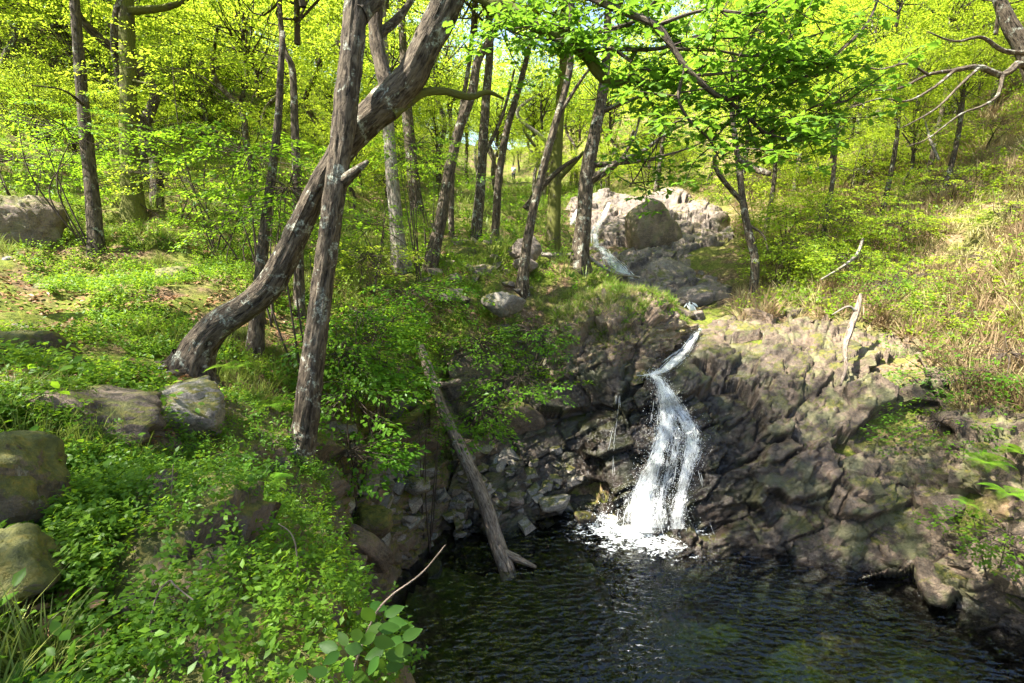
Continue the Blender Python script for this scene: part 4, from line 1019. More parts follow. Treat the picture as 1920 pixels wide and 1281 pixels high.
def rosettes(pos, axis, rng, leaf=0.10, nl=6):
    n = len(pos); out = []
    k = nl; a = np.tile(np.linspace(0, 2 * np.pi, k, endpoint=False), n) + np.repeat(rng.uniform(0, 6.3, n), k) + rng.normal(0, 0.25, n * k)
    x = np.stack([np.cos(a), np.sin(a), rng.normal(-0.15, 0.3, n * k)], 1)
    up = np.stack([rng.normal(0, .3, n * k), rng.normal(0, .3, n * k), np.ones(n * k)], 1)
    return instance(OAK[0], OAK[1], np.repeat(pos, k, 0) + x * 0.015, rot_from(x, up), leaf * rng.uniform(0.6, 1.15, n * k))
tw = []
for bi, (bp, bw) in enumerate(OV):
    q = px_path(bp, 4); dd = proj(q)[2]; br = np.array(bw) * 0.5 * dd / FPX
    V, F, uv = tube(q, br, 10 if bi == 0 else 7, 44, 0.08, 20 + bi, True, 0.08); 
    o = part('branch', V, F, M['bark_moss'] if bi == 0 else M['twig'], t2, True, uv)
    c = catmull(q, 60)
    npt = 10 if bi == 0 else 17
    for _ in range(npt):                                  # side twigs carrying rosettes
        j = ro.integers(18 if bi < 2 else 12, 60); s = c[j]
        d = ro.normal(0, 1, 3) * np.array([1, 1, 0.55]); d /= np.linalg.norm(d)
        L = ro.uniform(0.12, 0.6); e = s + d * L + np.array([0, 0, 0.03]); m_ = (s + e) / 2 + ro.normal(0, .03, 3)
        V, F, uv = tube([s, m_, e], [0.006, 0.004, 0.0025], 4, 6, 0, 0, False); tw.append((V, F))
        ps = [e, m_] + [e + ro.normal(0, 0.1, 3) * np.array([1, 1, .4]) for _ in range(2)]
        lv.append(rosettes(np.array(ps), None, ro, 0.095, 6))
V, F = join(tw); tag(part('twigs', V, F, M['twig'], t2), kind='stuff')
V, F = join(lv); part('foliage', V, F, M['leaf_oak'], t2, False)

# trunks of the wood
TR = [
 ('slender dark trunk at far left, leaning slightly, beside the split boulder', [(182,482),(176,400),(166,300),(156,200),(148,100),(140,0),(128,-200)], 9, [28,25,22,20,18,16,12], 'bark_dark', ((-.5,.5,1.2,.9),), [([(160,200),(120,170),(60,160)], [9,8], [6,4,2])]),
 ('stout mossy trunk second from the left with ivy at its foot', [(252,418),(246,340),(241,240),(240,140),(238,60),(236,-20),(230,-260)], 12, [42,34,30,28,26,26,18], 'bark_moss', ((.5,.5,.8,1.1),), [([(240,20),(280,18),(318,12),(352,-4),(400,-60)], [12,11], [16,13,10,6]), ([(242,150),(290,163),(330,195),(352,215)], [12,11], [7,5,3,2]), ([(250,300),(280,298),(310,290)], [12,11.5], [6,4,2])]),
 ('thin trunk behind the leaning trunk, just left of the straight oak', [(562,615),(560,480),(556,320),(552,220),(548,130),(530,80),(520,-60)], 8.4, [22,18,16,14,12,10,8], 'bark_dark', ((0,.6,1.2,.8),), []),
 ('short dark trunk seen beneath the curve of the leaning oak', [(478,670),(482,600),(490,500),(500,400),(520,240),(530,60)], 6.7, [32,26,22,18,14,10], 'bark_dark', ((0,.8,2.4,.7),), []),
 ('pale sunlit trunk right of the straight oak', [(750,492),(743,420),(735,330),(728,240),(722,150),(716,40),(708,-150)], 12, [32,26,24,22,20,18,12], 'bark_pale', ((0,.5,1.0,1.0),), []),
 ('trunk leaning right between the pale trunk and the stone slope', [(806,500),(824,425),(840,335),(860,245),(886,170),(896,115),(930,50),(960,-60)], 12, [28,22,20,19,18,15,13,9], 'bark_dark', ((0,.5,1.4,.9),), []),
 ('grey trunk stub in the distance above the pale trunk', [(782,400),(772,300),(764,215),(758,120),(750,-20)], 18, [24,22,20,16,12], 'bark', ((0,0,1.5,1.0),), []),
 ('thin straight sapling trunk behind the right-leaning trunk', [(848,470),(846,400),(850,300),(866,200),(882,100),(890,-20)], 14, [12,11,10,9,8,6], 'bark', ((0,0,1.2,.8),), []),
 ('upright grey trunk in the middle of the wood, left of the hiker', [(892,442),(900,360),(906,260),(912,180),(918,90),(915,-30)], 14.5, [22,19,17,16,14,11], 'bark', ((0,0,1.2,1.0),), [([(904,300),(935,235),(950,190),(965,130)], [14.5,14], [8,7,6,4])]),
 ('slim trunk just left of the hiker, curving right near the top', [(928,448),(935,340),(950,245),(966,190),(985,120),(1000,40),(1010,-60)], 15.5, [16,14,13,12,10,8,6], 'bark_dark', ((0,0,1.2,.9),), []),
 ('white-flecked leaning trunk on the bank between hiker and upper fall', [(980,530),(990,445),(1010,350),(1035,255),(1058,175),(1070,110),(1062,40),(1060,-60)], 11.6, [22,18,15,14,13,12,10,7], 'bark', ((0,.4,1.4,.85),), [([(1048,215),(1090,150),(1120,110)], [11.6,11.4], [9,6,3])]),
 ('forked oak trunk on the grassy bank in front of the upper fall', [(1086,494),(1095,400),(1101,320),(1115,250),(1127,190),(1136,120),(1140,30),(1150,-80)], 13, [36,29,27,24,20,17,14,10], 'bark', ((.3,.5,1.2,.9),), [
    ([(1104,340),(1140,318),(1165,300),(1200,288),(1250,250),(1300,225)], [13,12.5], [18,16,13,9,6,3]), ([(1110,310),(1160,306),(1210,300),(1270,285),(1330,262)], [13,12.4], [11,9,7,4,2]), ([(1124,212),(1160,196),(1200,180),(1240,150)], [13,12.6], [11,9,6,3]), ([(1165,300),(1190,255),(1200,215)], [12.9,12.7], [7,5,3])]),
 ('dark ivy-clad trunk behind the forked oak', [(1038,432),(1040,360),(1044,290),(1050,200),(1060,60)], 17, [26,24,22,18,12], 'bark_moss', ((0,0,1.2,1.0),), [([(1042,340),(1070,312),(1095,285)], [17,16.5], [14,10,6])]),
 ('small crooked tree on the rocky right bank beside the yellow-green bush', [(1416,497),(1402,430),(1392,370),(1384,300),(1372,200),(1376,100)], 13.5, [16,14,12,11,9,6], 'bark', ((.4,.4,.6,.7),), [([(1392,380),(1350,330),(1340,300),(1348,285)], [13.5,12.8], [9,9,7,4]), ([(1386,300),(1420,318),(1442,326)], [13.2,12], [12,14,10]), ([(1400,420),(1430,440),(1440,470)], [13.5,13.2], [5,4,2])]),
 ('thin trunk standing on the dry slope at upper right', [(1796,230),(1784,170),(1776,120),(1768,40),(1760,-60)], 22, [13,11,10,9,6], 'bark_pale', ((0,0,1.0,.9),), []),
 ('white birch-like trunk on the upper right slope, the left one', [(1612,215),(1614,160),(1612,80),(1610,-10)], 27, [9,8,7,5], 'bark_pale', ((0,0,.6,1.0),), []),
 ('white birch-like trunk on the upper right slope, the right one', [(1690,205),(1688,150),(1690,80),(1694,-10)], 27, [12,11,9,6], 'bark_pale', ((0,0,.6,1.0),), []),
]
for k, (lab, pts, D, w, bark, crowns, br) in enumerate(TR):
    tree(lab, pts, D, w, bark, crowns, 'trunks of the wood', 'oak_tree', 12, 36, 0.14, br, 40 + k)
for k, (lab, px, py, D, cr) in enumerate([
    ('bright yellow-green tree filling the top of the right slope, above the birch-like trunks', 1640, 60, 19, ((0, 0, 0.3, .75), (1.5, 1, .6, .7))),
    ('bright leafy tree at the top edge left of the gnarled oak', 1790, 20, 17, ((0, 0, 0.2, .7), (1.5, .5, 0.5, .6))),
    ('bright leafy tree above the yellow-green hazel bush', 1510, 140, 21, ((0, 0, .2, .8), (.5, 1, -1.5, .6))),
    ('pale green tree high at the upper right corner', 1890, 20, 20, ((0, 0, .2, .8), (.5, 1, .8, .7))),
    ('bright small tree behind the thin trunk on the dry slope', 1730, 110, 24, ((0, 0, .2, .6), (-1.2, .5, -.4, .5))),
    ('leafy yellow-green tree behind the crooked tree, above the upper slab', 1400, 190, 23, ((0, 0, .2, .8), (.5, 1, -1.5, .65))),
    ('bright leafy tree leaning over the yellow-green hazel bush', 1570, 205, 15, ((0, 0, .1, .5), (.8, .4, .5, .45))),
    ('bright small tree right of the hazel, over the dry slope', 1690, 150, 15.5, ((0, 0, .1, .5), (.8, .3, .5, .4))),
    ('bright leafy tree over the ledge, left of the hazel bush', 1455, 225, 17, ((0, 0, .1, .55), (.6, .3, .8, .5))),
    ('bright leafy tree under the gnarled oak branches', 1810, 130, 15.5, ((0, 0, .1, .45), (.8, .3, .5, .4))),
    ('leafy tree above the upper fall, right of the forked oak', 1240, 170, 26, ((0, 0, .2, .8), (.5, 1, -1.5, .65)))]):
    c = P(px, py, D); zb = ground_z([c[0]], [c[1]])[0]; b = proj(np.array([c[0], c[1], zb]))
    tree(lab, [(float(b[0][0]), float(b[1][0]), float(b[2][0])), ((float(b[0][0]) + px) / 2 + 8, (float(b[1][0]) + py) / 2, (float(b[2][0]) + D) / 2), (px, py, D)], D, [10, 8, 5], 'bark', cr, None, 'leafy_tree', 8, 20, 0.1, (), 90 + k)
for k, (x, y, lab, cs) in enumerate([(-5.9, 0.9, 'oak standing left of the viewer, its crown dappling the near bilberry', 0.72), (-8.2, 3.0, 'oak just outside the left edge, its crown dappling the left boulders', 0.6), (-7.0, 5.6, 'oak beyond the left edge, its crown dappling the foot of the curved trunk', 0.55)]):  # unseen oaks added so their crowns throw dappled shade on the left bank
    zb = ground_z([x], [y])[0]; t = thing('oak_tree', (x, y, zb), lab, 'tree')
    V, F, uv = tube([[x, y, zb - .2], [x + .1, y + .1, zb + 2], [x, y + .3, zb + 4], [x + .2, y + .2, zb + 5.6]], [.2, .17, .14, .09], 14, 30, 0.06, 5, True, 0.12, 0.3); part('trunk', V, F, M['bark'], t, True, uv)
    add_crown(t, (x + .2, y + .2, zb + 6.2), cs)
# gnarled pale oak reaching in from the right edge
tree('gnarled pale oak reaching in over the dry slope from the right edge', [(1985,330),(1965,240),(1950,170),(1925,100),(1890,40),(1850,-60)], 12.5, [44,40,38,32,24,14], 'bark', ((1.2,.8,1.0,.7),(-1.6,.6,0.4,.5)), None, 'oak_tree', 14, 36, 0.16, [
    ([(1952,150),(1915,118),(1880,142),(1835,125),(1790,132),(1740,140),(1690,165),(1640,170)], [12.3,11.5], [18,15,12,10,8,6,4,2]),
    ([(1835,128),(1800,160),(1760,200),(1720,225),(1690,240)], [11.9,11.4], [6,5,4,3,2]), ([(1790,132),(1750,165),(1700,190),(1650,185),(1580,208)], [11.8,11.2], [6,5,4,3,2]),([(1880,142),(1870,180),(1840,200),(1800,215),(1740,260),(1700,275)], [12,11.4], [7,6,5,4,3,2]), ([(1740,140),(1700,120),(1650,130),(1600,120)], [11.6,11.2], [5,4,3,2]),
    ([(1925,100),(1880,95),(1840,70),(1790,78),(1740,60)], [12.3,11.6], [10,8,6,4,2])], 71)

# background wood: trees on the hillsides, copies of a few kinds
rf = np.random.default_rng(15)
TRK = []
for s in range(5):
    h = 6.0
    pts = np.array([[0, 0, -0.4]] + [[rf.normal(0, .15) * z, rf.normal(0, .15) * z, z] for z in (1.5, 3, 4.5, 6)])
    V, F, uv = tube(pts, [0.17, 0.14, 0.12, 0.10, 0.06], 9, 22, 0.08, s, True, 0.1, 0.3)
    TRK.append((mesh_np('trunk', V, F, M[['bark', 'bark_dark', 'bark_pale', 'bark', 'bark_dark'][s]], True, uv), pts[-1]))
FAR = []
LIT = [P(*c) for c in [(1180,480,18.5),(1160,420,22),(1230,375,24.5),(1290,400,21),(1340,460,18),(1900,400,13),(1750,500,13),(1850,600,10),(1650,420,16),
       (300,440,11.5),(430,470,11),(740,350,12),(742,440,12),(650,540,9.5),(960,400,20),(900,420,16)]]
HK = P(963, 342, 70); HKD = (HK - np.array([0, 0, CAMZ])) / np.linalg.norm(HK - np.array([0, 0, CAMZ]))
def hides(c, r):                                          # would this crown hide the hiker?
    v = c - np.array([0, 0, CAMZ]); k = v.dot(HKD)
    return 0 < k < 71 and np.linalg.norm(v - k * HKD) < r
def blocks(c, r):
    n = 0
    for p in LIT:
        v = c - p; k = v.dot(np.array(sun_dir))
        if k > 0 and np.linalg.norm(v - k * np.array(sun_dir)) < r * 0.85: n += 1
    return n
tries = 0
while len(FAR) < 172 and tries < 9000:
    tries += 1
    y = rf.uniform(13, 60) if len(FAR) < 132 else rf.uniform(60, 115); x = rf.uniform(-1.15, 1.1) * y
    if x > -2 and y < 17: continue
    if 0 < x < 14 and y < 29: continue
    if x > 9 and y < 18: continue
    if abs(x - 0.2 * y / 75) < 1.0 and 25 < y < 80: continue
    if any((x - a_) ** 2 + (y - b_) ** 2 < (1.7 + y * 0.02) ** 2 for a_, b_ in FAR): continue
    if hides(np.array([x, y, ground_z([x], [y])[0] + 6.8]), 4.3): continue
    if y < 32 and blocks(np.array([x, y, ground_z([x], [y])[0] + 7.0]), 3.0) > 0: continue
    FAR.append((x, y))
FAR += [(-2.5, 84), (1.2, 88), (4.5, 83), (-5, 92), (7.5, 90), (0, 97), (3, 100)]
fz = ground_z([a_ for a_, _ in FAR], [b_ for _, b_ in FAR])
for k, ((x, y), z) in enumerate(zip(FAR, fz)):
    side = 'on the wooded slope to the left of the middle trunks' if x < -0.12 * y else ('on the far hillside to the right of the forked oak' if x > 0.12 * y else 'in the far wood behind the middle trunks')
    bk_ = ('grey-barked', 'dark-barked', 'pale-barked', 'grey-barked', 'dark-barked')[k % 5]; ds_ = 'nearer' if y < 30 else ('distant' if y < 60 else 'farthest')
    side = ds_ + ' ' + bk_ + ' leafy tree ' + side
    t = thing('woodland_tree', (x, y, z), side, 'tree', side)
    me, tp = TRK[k % 5]; s = rf.uniform(0.8, 1.2)
    o = obj('trunk', me, t); o.scale = (s, s, s); o.rotation_euler = (0, 0, rf.uniform(0, 6.3))
    tpw = np.array([x, y, z + 6 * s])
    add_crown(t, tpw + np.array([0, 0, 0.8]), rf.uniform(0.95, 1.3))
    if y > 20 and not hides(tpw + np.array([0, 0, -3.0]), 4.6) and rf.random() < 0.55: add_crown(t, tpw + np.array([rf.normal(0, 1), rf.normal(0, 1), -3.0]), rf.uniform(0.6, 0.9))
# young understorey trees
YNG = []; tries = 0
while len(YNG) < 45 and tries < 9000:
    tries += 1
    y = rf.uniform(11, 45); x = rf.uniform(-1.15, 1.1) * y
    if x > -4 and y < 17: continue
    if -0.5 < x < 11 and y < 29: continue
    if x > 6 and y < 17: continue
    if abs(x - 0.2 * y / 75) < 1.2: continue
    if any((x - a_) ** 2 + (y - b_) ** 2 < 1.5 ** 2 for a_, b_ in YNG): continue
    if blocks(np.array([x, y, ground_z([x], [y])[0] + 2.0]), 1.2) > 0: continue
    if hides(np.array([x, y, ground_z([x], [y])[0] + 2.0]), 2.6): continue
    YNG.append((x, y))
fz = ground_z([a_ for a_, _ in YNG], [b_ for _, b_ in YNG])
for k, ((x, y), z) in enumerate(zip(YNG, fz)):
    side = 'on the left wooded slope' if x < -0.12 * y else ('on the right hillside' if x > 0.12 * y else 'in the middle of the far wood')
    side = ('small nearer' if y < 20 else 'small distant') + ' leafy understorey tree ' + side
    t = thing('young_tree', (x, y, z), side, 'tree', side)
    me, tp = TRK[k % 5]; o = obj('trunk', me, t); o.scale = (.3, .3, .35); o.rotation_euler = (0, 0, rf.uniform(0, 6.3))
    add_crown(t, np.array([x, y, z + rf.uniform(1.3, 2.6)]), rf.uniform(0.4, 0.65))

# ------------------------------------------------------------------ shrubs and saplings
rsb = np.random.default_rng(51)
SPR_NEAR = [spray(rsb, 34, 0.125, LEAF4, 0.25, 0.42, 0.2) for _ in range(6)]
SPR_MID = [spray(rsb, 40, 0.10, LEAF2, 0.3, 0.5, 0.2) for _ in range(6)]
def shrub(name, label, px, py, D, r, h, n, near=False, m='leaf_bush', cat='shrub', lean=(0, 0), group=None, sizes=(0.35, 0.7), stems=5):
    if 1380 < px < 1720 and py < 500: n = int(n * 1.5); sizes = (0.4, 0.8)
    elif px > 1640 and py > 400: n = int(n * 0.65)
    c = P(px, py, D); zg = ground_z([c[0]], [c[1]])[0]
    base = np.array([c[0], c[1], min(zg, c[2] - 0.1)])
    t = thing(name, tuple(base), label, cat, group)
    # layered flat sprays around stems
    a = rsb.uniform(0, 2 * np.pi, n); rr = rsb.uniform(0.05, 1, n) ** 0.7 * r
    lay = np.round(rsb.uniform(-.5, .5, n) * 5) / 5 + rsb.normal(0, .05, n)
    pos = c + np.stack([np.cos(a) * rr, np.sin(a) * rr, lay * h - 0.15 * rr], 1) + np.array([lean[0], lean[1], 0])
    x = np.stack([np.cos(a), np.sin(a), rsb.normal(0, 0.18, n)], 1); up = np.stack([rsb.normal(0, .2, n), rsb.normal(0, .2, n), np.ones(n)], 1)
    R = rot_from(x, up); sc = rsb.uniform(*sizes, n); S_ = SPR_NEAR if near else SPR_MID
    V, F = join([instance(*S_[s], pos[np.arange(n) % 6 == s], R[np.arange(n) % 6 == s], sc[np.arange(n) % 6 == s]) for s in range(6)])
    st = []
    for _ in range(stems):
        e = c + rsb.normal(0, 1, 3) * np.array([r, r, h]) * 0.45
        V2, F2, _u = tube([base + rsb.normal(0, .05, 3) * np.array([1, 1, 0]) - np.array([0, 0, .1]), (base + e) / 2 + rsb.normal(0, .12, 3) * r, e], [0.016, 0.011, 0.004], 5, 12, 0, 0, False); st.append((V2, F2))
    pick = rsb.choice(n, min(n, 40), replace=False)
    for j in pick:
        V2, F2, _u = tube([c + (pos[j] - c) * 0.15, (c + pos[j]) / 2 + rsb.normal(0, .03, 3), pos[j], pos[j] + R[j][:, 0] * sc[j] * 0.8], [0.007, 0.005, 0.003, 0.0015], 4, 8, 0, 0, False); st.append((V2, F2))
    part('foliage', V, F, M[m], t, False); V, F = join(st); part('stem', V, F, M['twig'], t)
    return t
SH = [
 ('leafy sapling spray left of the leaning trunk at mid height', 470, 290, 7.2, 0.95, 0.9, 70, True),
 ('dark green sapling spray just behind the leaning trunk', 540, 350, 6.4, 0.55, 0.7, 40, True),
 ('low green bush behind the curve of the leaning trunk', 450, 400, 9.0, 1.0, 0.7, 50, False),
 ('beech sapling with layered leaves right of the straight trunk', 670, 645, 7.4, 0.75, 0.8, 80, True),
 ('layered green sapling above the top of the fallen trunk', 765, 548, 10.0, 1.1, 0.6, 80, True),
 ('leafy sapling low beside the straight trunk, over the dark bank', 660, 735, 6.6, 0.6, 0.5, 50, True),
 ('green sapling spray touching the fallen trunk, left side', 712, 690, 7.4, 0.42, 0.5, 36, True),
 ('small leafy shoot below the mossy root on the rubble bank', 790, 800, 7.8, 0.32, 0.3, 20, True),
 ('overhanging leafy spray on the dark bank left of the chute', 975, 705, 9.6, 0.75, 0.35, 55, True),
 ('lower leafy spray on the dark bank, right of the fallen trunk', 900, 770, 9.3, 0.5, 0.5, 35, True),
 ('broad layered sapling between the straight trunk and the top of the fallen trunk', 685, 590, 8.2, 0.75, 0.6, 70, True),
 ('leafy sapling beside the straight trunk, above the mossy log', 640, 660, 7.0, 0.5, 0.6, 45, True),
 ('green bush on the grassy middle bank below the grey rock', 900, 640, 10.2, 0.7, 0.5, 60, False),
 ('green bush on the edge of the bank left of the knoll', 1000, 620, 10.4, 0.6, 0.5, 50, False),
 ('low leafy bush on the mossy bank right of the straight trunk foot', 650, 850, 6.2, 0.35, 0.25, 30, True),
 ('pale green sapling at the foot of the pale trunk', 700, 420, 11, 0.9, 0.9, 55, False),
 ('bright low bush behind the straight trunk at mid height', 690, 480, 10, 0.8, 0.6, 50, False),
 ('green sapling spray between the pale trunk and the middle trunks', 800, 300, 12.5, 1.0, 0.8, 45, False),
 ('dark leafy spray in front of the distant trunk stub', 780, 270, 10.5, 0.7, 0.6, 35, False),
 ('yellow-green hazel bush on the rocky right bank', 1545, 405, 14.5, 1.7, 1.7, 150, False),
 ('yellow-green bush lower down the right bank near the crooked tree', 1480, 470, 14.0, 1.1, 1.0, 80, False),
 ('bright hazel bush high on the right bank behind the crooked tree', 1600, 320, 18, 2.0, 1.6, 120, False),
 ('bright leafy bush behind the crooked tree near the upper slab', 1430, 330, 19, 2.0, 1.4, 120, False),
 ('leafy spray above the left path, in front of the slender dark trunk', 120, 240, 8.6, 1.2, 0.9, 70, False),
 ('broad leafy spray at the left edge above the split boulder', 30, 300, 10, 1.3, 1.0, 80, False),
 ('sapling foliage between the two left trunks', 205, 260, 12.5, 1.2, 1.2, 70, False),
 ('bright sapling foliage right of the stout mossy trunk', 320, 330, 12, 1.2, 0.7, 70, False),
 ('bright green leafy crown of a sapling high on the left', 360, 130, 9.5, 1.4, 1.2, 90, False),
 ('big bright bush beneath the gnarled oak branches', 1780, 330, 15, 1.3, 0.8, 90, False),
 ('bright spreading bush at the top of the dry slope', 1850, 230, 17, 1.3, 0.7, 80, False),
 ('bright bush between the hazel and the birch-like trunks', 1560, 250, 19, 1.6, 1.0, 100, False),
 ('bright bush left of the thin trunk on the dry slope', 1720, 230, 19, 1.4, 0.7, 80, False),
 ('bright layered bush on the ledge beside the crooked tree', 1480, 395, 15.5, 1.2, 0.8, 80, False),
 ('bright bush on the right slope right of the hazel', 1680, 420, 14, 0.9, 0.6, 60, False),
 ('bright low bush halfway up the right slope near the edge', 1850, 480, 12, 0.8, 0.5, 60, False),
 ('bright green bush on the right slope below the dry bracken', 1780, 590, 10.5, 0.8, 0.5, 65, False),
 ('bright bush at the right edge under the gnarled oak', 1900, 390, 13, 0.9, 0.5, 55, False),
 ('bright leafy bush behind the dead branch on the right bank', 1700, 520, 12, 0.8, 0.5, 55, False),
 ('bright bush on the slope top beneath the birch-like trunks', 1680, 290, 20, 1.4, 0.8, 70, False),
 ('bright sapling leaning over the ledge above the cliff', 1590, 480, 13, 1.0, 0.6, 70, False),
 ('green leafy bush on the right slope above the fern', 1790, 700, 9.0, 0.8, 0.6, 70, False),
 ('dense small-leaved bush at the right edge above the fern', 1890, 660, 8.8, 0.8, 0.7, 70, False),
 ('dense leafy bush on the right bank at the rim of the cliff', 1760, 790, 8.4, 0.5, 0.45, 45, False),
 ('low leafy tangle at the right edge beneath the fern', 1890, 1000, 6.6, 0.45, 0.4, 40, False),
 ('pale leafy shoot on the right slope beside the dead branch', 1660, 530, 11.5, 0.8, 0.6, 45, False),
]
for k, (lab, px, py, D, r, h, n, near) in enumerate(SH):
    shrub('sapling' if 'sapl' in lab else 'bush', lab, px, py, D, r, h, n, near, 'leaf' if ('yellow' in lab or 'bright' in lab) else 'leaf_bush', 'sapling' if 'sapl' in lab else 'bush')

# ------------------------------------------------------------------ ground cover (uncountable)
def sprig(rng, n, leaf, h, tmpl, spread=0.5):
    """upright many-leaved sprig of height h"""
    stems = rng.integers(3, 6); out = []
    pos = []; dirs = []
    for s in range(stems):
        a = rng.uniform(0, 6.3); tip = np.array([math.cos(a) * spread * h * rng.uniform(.3, 1), math.sin(a) * spread * h * rng.uniform(.3, 1), h * rng.uniform(.6, 1)])
        k = max(2, n // stems); t = rng.uniform(0.25, 1.02, k)
        pos.append(t[:, None] * tip + rng.normal(0, 0.02 * h, (k, 3))); b = rng.uniform(0, 6.3, k)
        dirs.append(np.stack([np.cos(b), np.sin(b), rng.normal(0.25, .3, k)], 1))
    pos = np.concatenate(pos); x = np.concatenate(dirs); m = len(pos)
    up = np.stack([rng.normal(0, .35, m), rng.normal(0, .35, m), np.ones(m)], 1)
    return instance(tmpl[0], tmpl[1], pos, rot_from(x, up), leaf * rng.uniform(.6, 1.2, m))
def tuft(rng, n, h, w, spread=0.7):
    a = rng.uniform(0, 6.3, n); L = h * rng.uniform(.5, 1.1, n); sp = spread * rng.uniform(.2, 1, n)
    d = np.stack([np.cos(a) * sp, np.sin(a) * sp, np.ones(n)], 1); side = np.stack([-np.sin(a), np.cos(a), np.zeros(n)], 1)
    b = np.stack([np.cos(a), np.sin(a), np.zeros(n)], 1) * (h * 0.15)
    m1 = b + d * (L * 0.5)[:, None]; tp = b + d * (L * 0.9)[:, None] + np.stack([np.cos(a) * sp, np.sin(a) * sp, -0.5 * sp], 1) * (L * 0.3)[:, None]
    V = np.stack([b - side * w, b + side * w, m1 - side * w * .8, m1 + side * w * .8, tp], 1).reshape(-1, 3)
    F = np.array([[0, 1, 3], [0, 3, 2], [2, 3, 4]])[None] + (np.arange(n) * 5)[:, None, None]
    return V, F.reshape(-1, 3)

rg = np.random.default_rng(61)
def onpath(px, py, D): return (D > 4.3) & (D < 9) & (px < 170) & (py > 556) & (py < 632 - 0.1 * px)
def scatter_pts(n, xs, ys, d0, mask, power=1.6, margin=150):
    out = []
    cnt = 0; it = 0
    while cnt < n and it < 60:
        it += 1
        x = rg.uniform(*xs, 20000); y = rg.uniform(*ys, 20000)
        d = np.hypot(x, y); keep = rg.random(20000) < np.minimum(1, (d0 / np.maximum(d, .3)) ** power)
        x, y = x[keep], y[keep]
        z = ground_z(x, y)
        p = np.stack([x, y, z], 1); px, py, D = proj(p)
        ok = (D > 0.5) & (px > -margin) & (px < 1920 + margin) & (py < 1281 + margin) & (py > -margin) & (z > 0.05)
        ix = np.clip(((x - _rx0) / _RS).astype(int), 0, _rnx - 1); iy = np.clip(((y - _ry0) / _RS).astype(int), 0, _rny - 1)
        under = (_rast[ix, iy] < 90) & (x > _rx0) & (x < _rx0 + _rnx * _RS) & (y < _ry0 + _RS * _rny)
        ok &= ~under
        p, px, py, D = p[ok], px[ok], py[ok], D[ok]
        m = mask(p, px, py, D); out.append(p[m]); cnt += m.sum()
    return np.concatenate(out)[:n]
def loft_pts(L, n, nr, tmin, tmax):
    a = rg.integers(0, L.shape[0], n); b = (rg.uniform(tmin, tmax, n) * (L.shape[1] - 1)).astype(int)
    return L[a, b]
def cover(name, tmpls, pts, mt, s0, s1, label=None, tilt=0.15, align=0.0, dscale=0.0):
    n = len(pts); a = rg.uniform(0, 6.3, n)
    up = np.stack([rg.normal(0, tilt, n), rg.normal(0, tilt, n), np.ones(n)], 1)
    if align > 0: up = up * (1 - align) + gnormal(pts[:, 0], pts[:, 1]) * align
    x = np.stack([np.cos(a), np.sin(a), np.zeros(n)], 1); x -= up * ((x * up).sum(1) / (up * up).sum(1))[:, None]
    R = rot_from(x, up); sc = rg.uniform(s0, s1, n)
    if dscale: sc = sc * (1 + dscale * np.hypot(pts[:, 0], pts[:, 1]))
    k = len(tmpls); V, F = join([instance(*tmpls[s], pts[np.arange(n) % k == s], R[np.arange(n) % k == s], sc[np.arange(n) % k == s]) for s in range(k)])
    o = obj(name, mesh_np(name, V, F, mt)); tag(o, label, name.split('_')[-1] if label else None, kind='stuff'); return o

pn = lambda p, s, seed: vnoise(np.stack([p[:, 0] * s, p[:, 1] * s, np.zeros(len(p))], 1), seed)
SPG_N = [sprig(rg, 32, 0.025, 0.17, LEAF4) for _ in range(8)]
SPG_M = [sprig(rg, 20, 0.04, 0.2, LEAF2) for _ in range(6)]
SPG_F = [sprig(rg, 14, 0.09, 0.4, LEAF2) for _ in range(5)]
TUF_N = [tuft(rg, 16, 0.16, 0.0022) for _ in range(4)]
TUF_M = [tuft(rg, 16, 0.28, 0.005, 0.9) for _ in range(5)]
TUF_D = [tuft(rg, 14, 0.42, 0.008, 0.8) for _ in range(5)]

# near bilberry patch at the lower left
pts = scatter_pts(3300, (-3.4, -0.2), (0.6, 4.6), 1.6, lambda p, px, py, D: (D < 4.2) & (pn(p, 2.4, 3) > -0.18) & ~((px > 240) & (px < 440) & (py > 800) & (py < 900)) & ~((px < 420) & (py > 655) & (py < 875) & (D > 1.9) & (pn(p, 3.1, 88) < 0.45)) & ~((px < 190) & (py > 1120) & (pn(p, 4.1, 89) < 0.25)), 1.0)
cover('bilberry_undergrowth', SPG_N, pts, M['leaf_bil'], 0.5, 1.35, 'fresh green bilberry carpet covering the near left bank', 0.25)
lp = np.concatenate([loft_pts(LB[:150], 1900, 0, 0.5, 1.0), loft_pts(LB[150:], 260, 0, 0.6, 1.0), loft_pts(LB, 200, 0, 0.3, 0.6)])
cover('ivy_undergrowth', SPG_N, lp[lp[:, 2] > 0.5], M['leaf_bil'], 0.7, 1.3, 'small green plants clinging to the mossy pool bank', 0.4)
pts = scatter_pts(160, (-3.4, -0.2), (0.6, 4.6), 1.6, lambda p, px, py, D: (D < 4.4) & (pn(p, 1.9, 18) > -0.2), 1.0)
SPG_B = [sprig(rg, 12, 0.055, 0.2, LEAF6, 0.8) for _ in range(4)]
cover('herb_undergrowth', SPG_B, pts, M['leaf_bush'], 0.7, 1.3, 'broad-leaved herbs standing among the near bilberry', 0.3)
pts = scatter_pts(260, (-3.4, -0.2), (0.6, 4.6), 1.6, lambda p, px, py, D: (D < 4.4) & (pn(p, 1.7, 8) > 0.1), 1.0)
cover('grass', TUF_N, pts, M['grass'], 0.8, 1.8, 'grass blades among the bilberry of the near bank', 0.3)
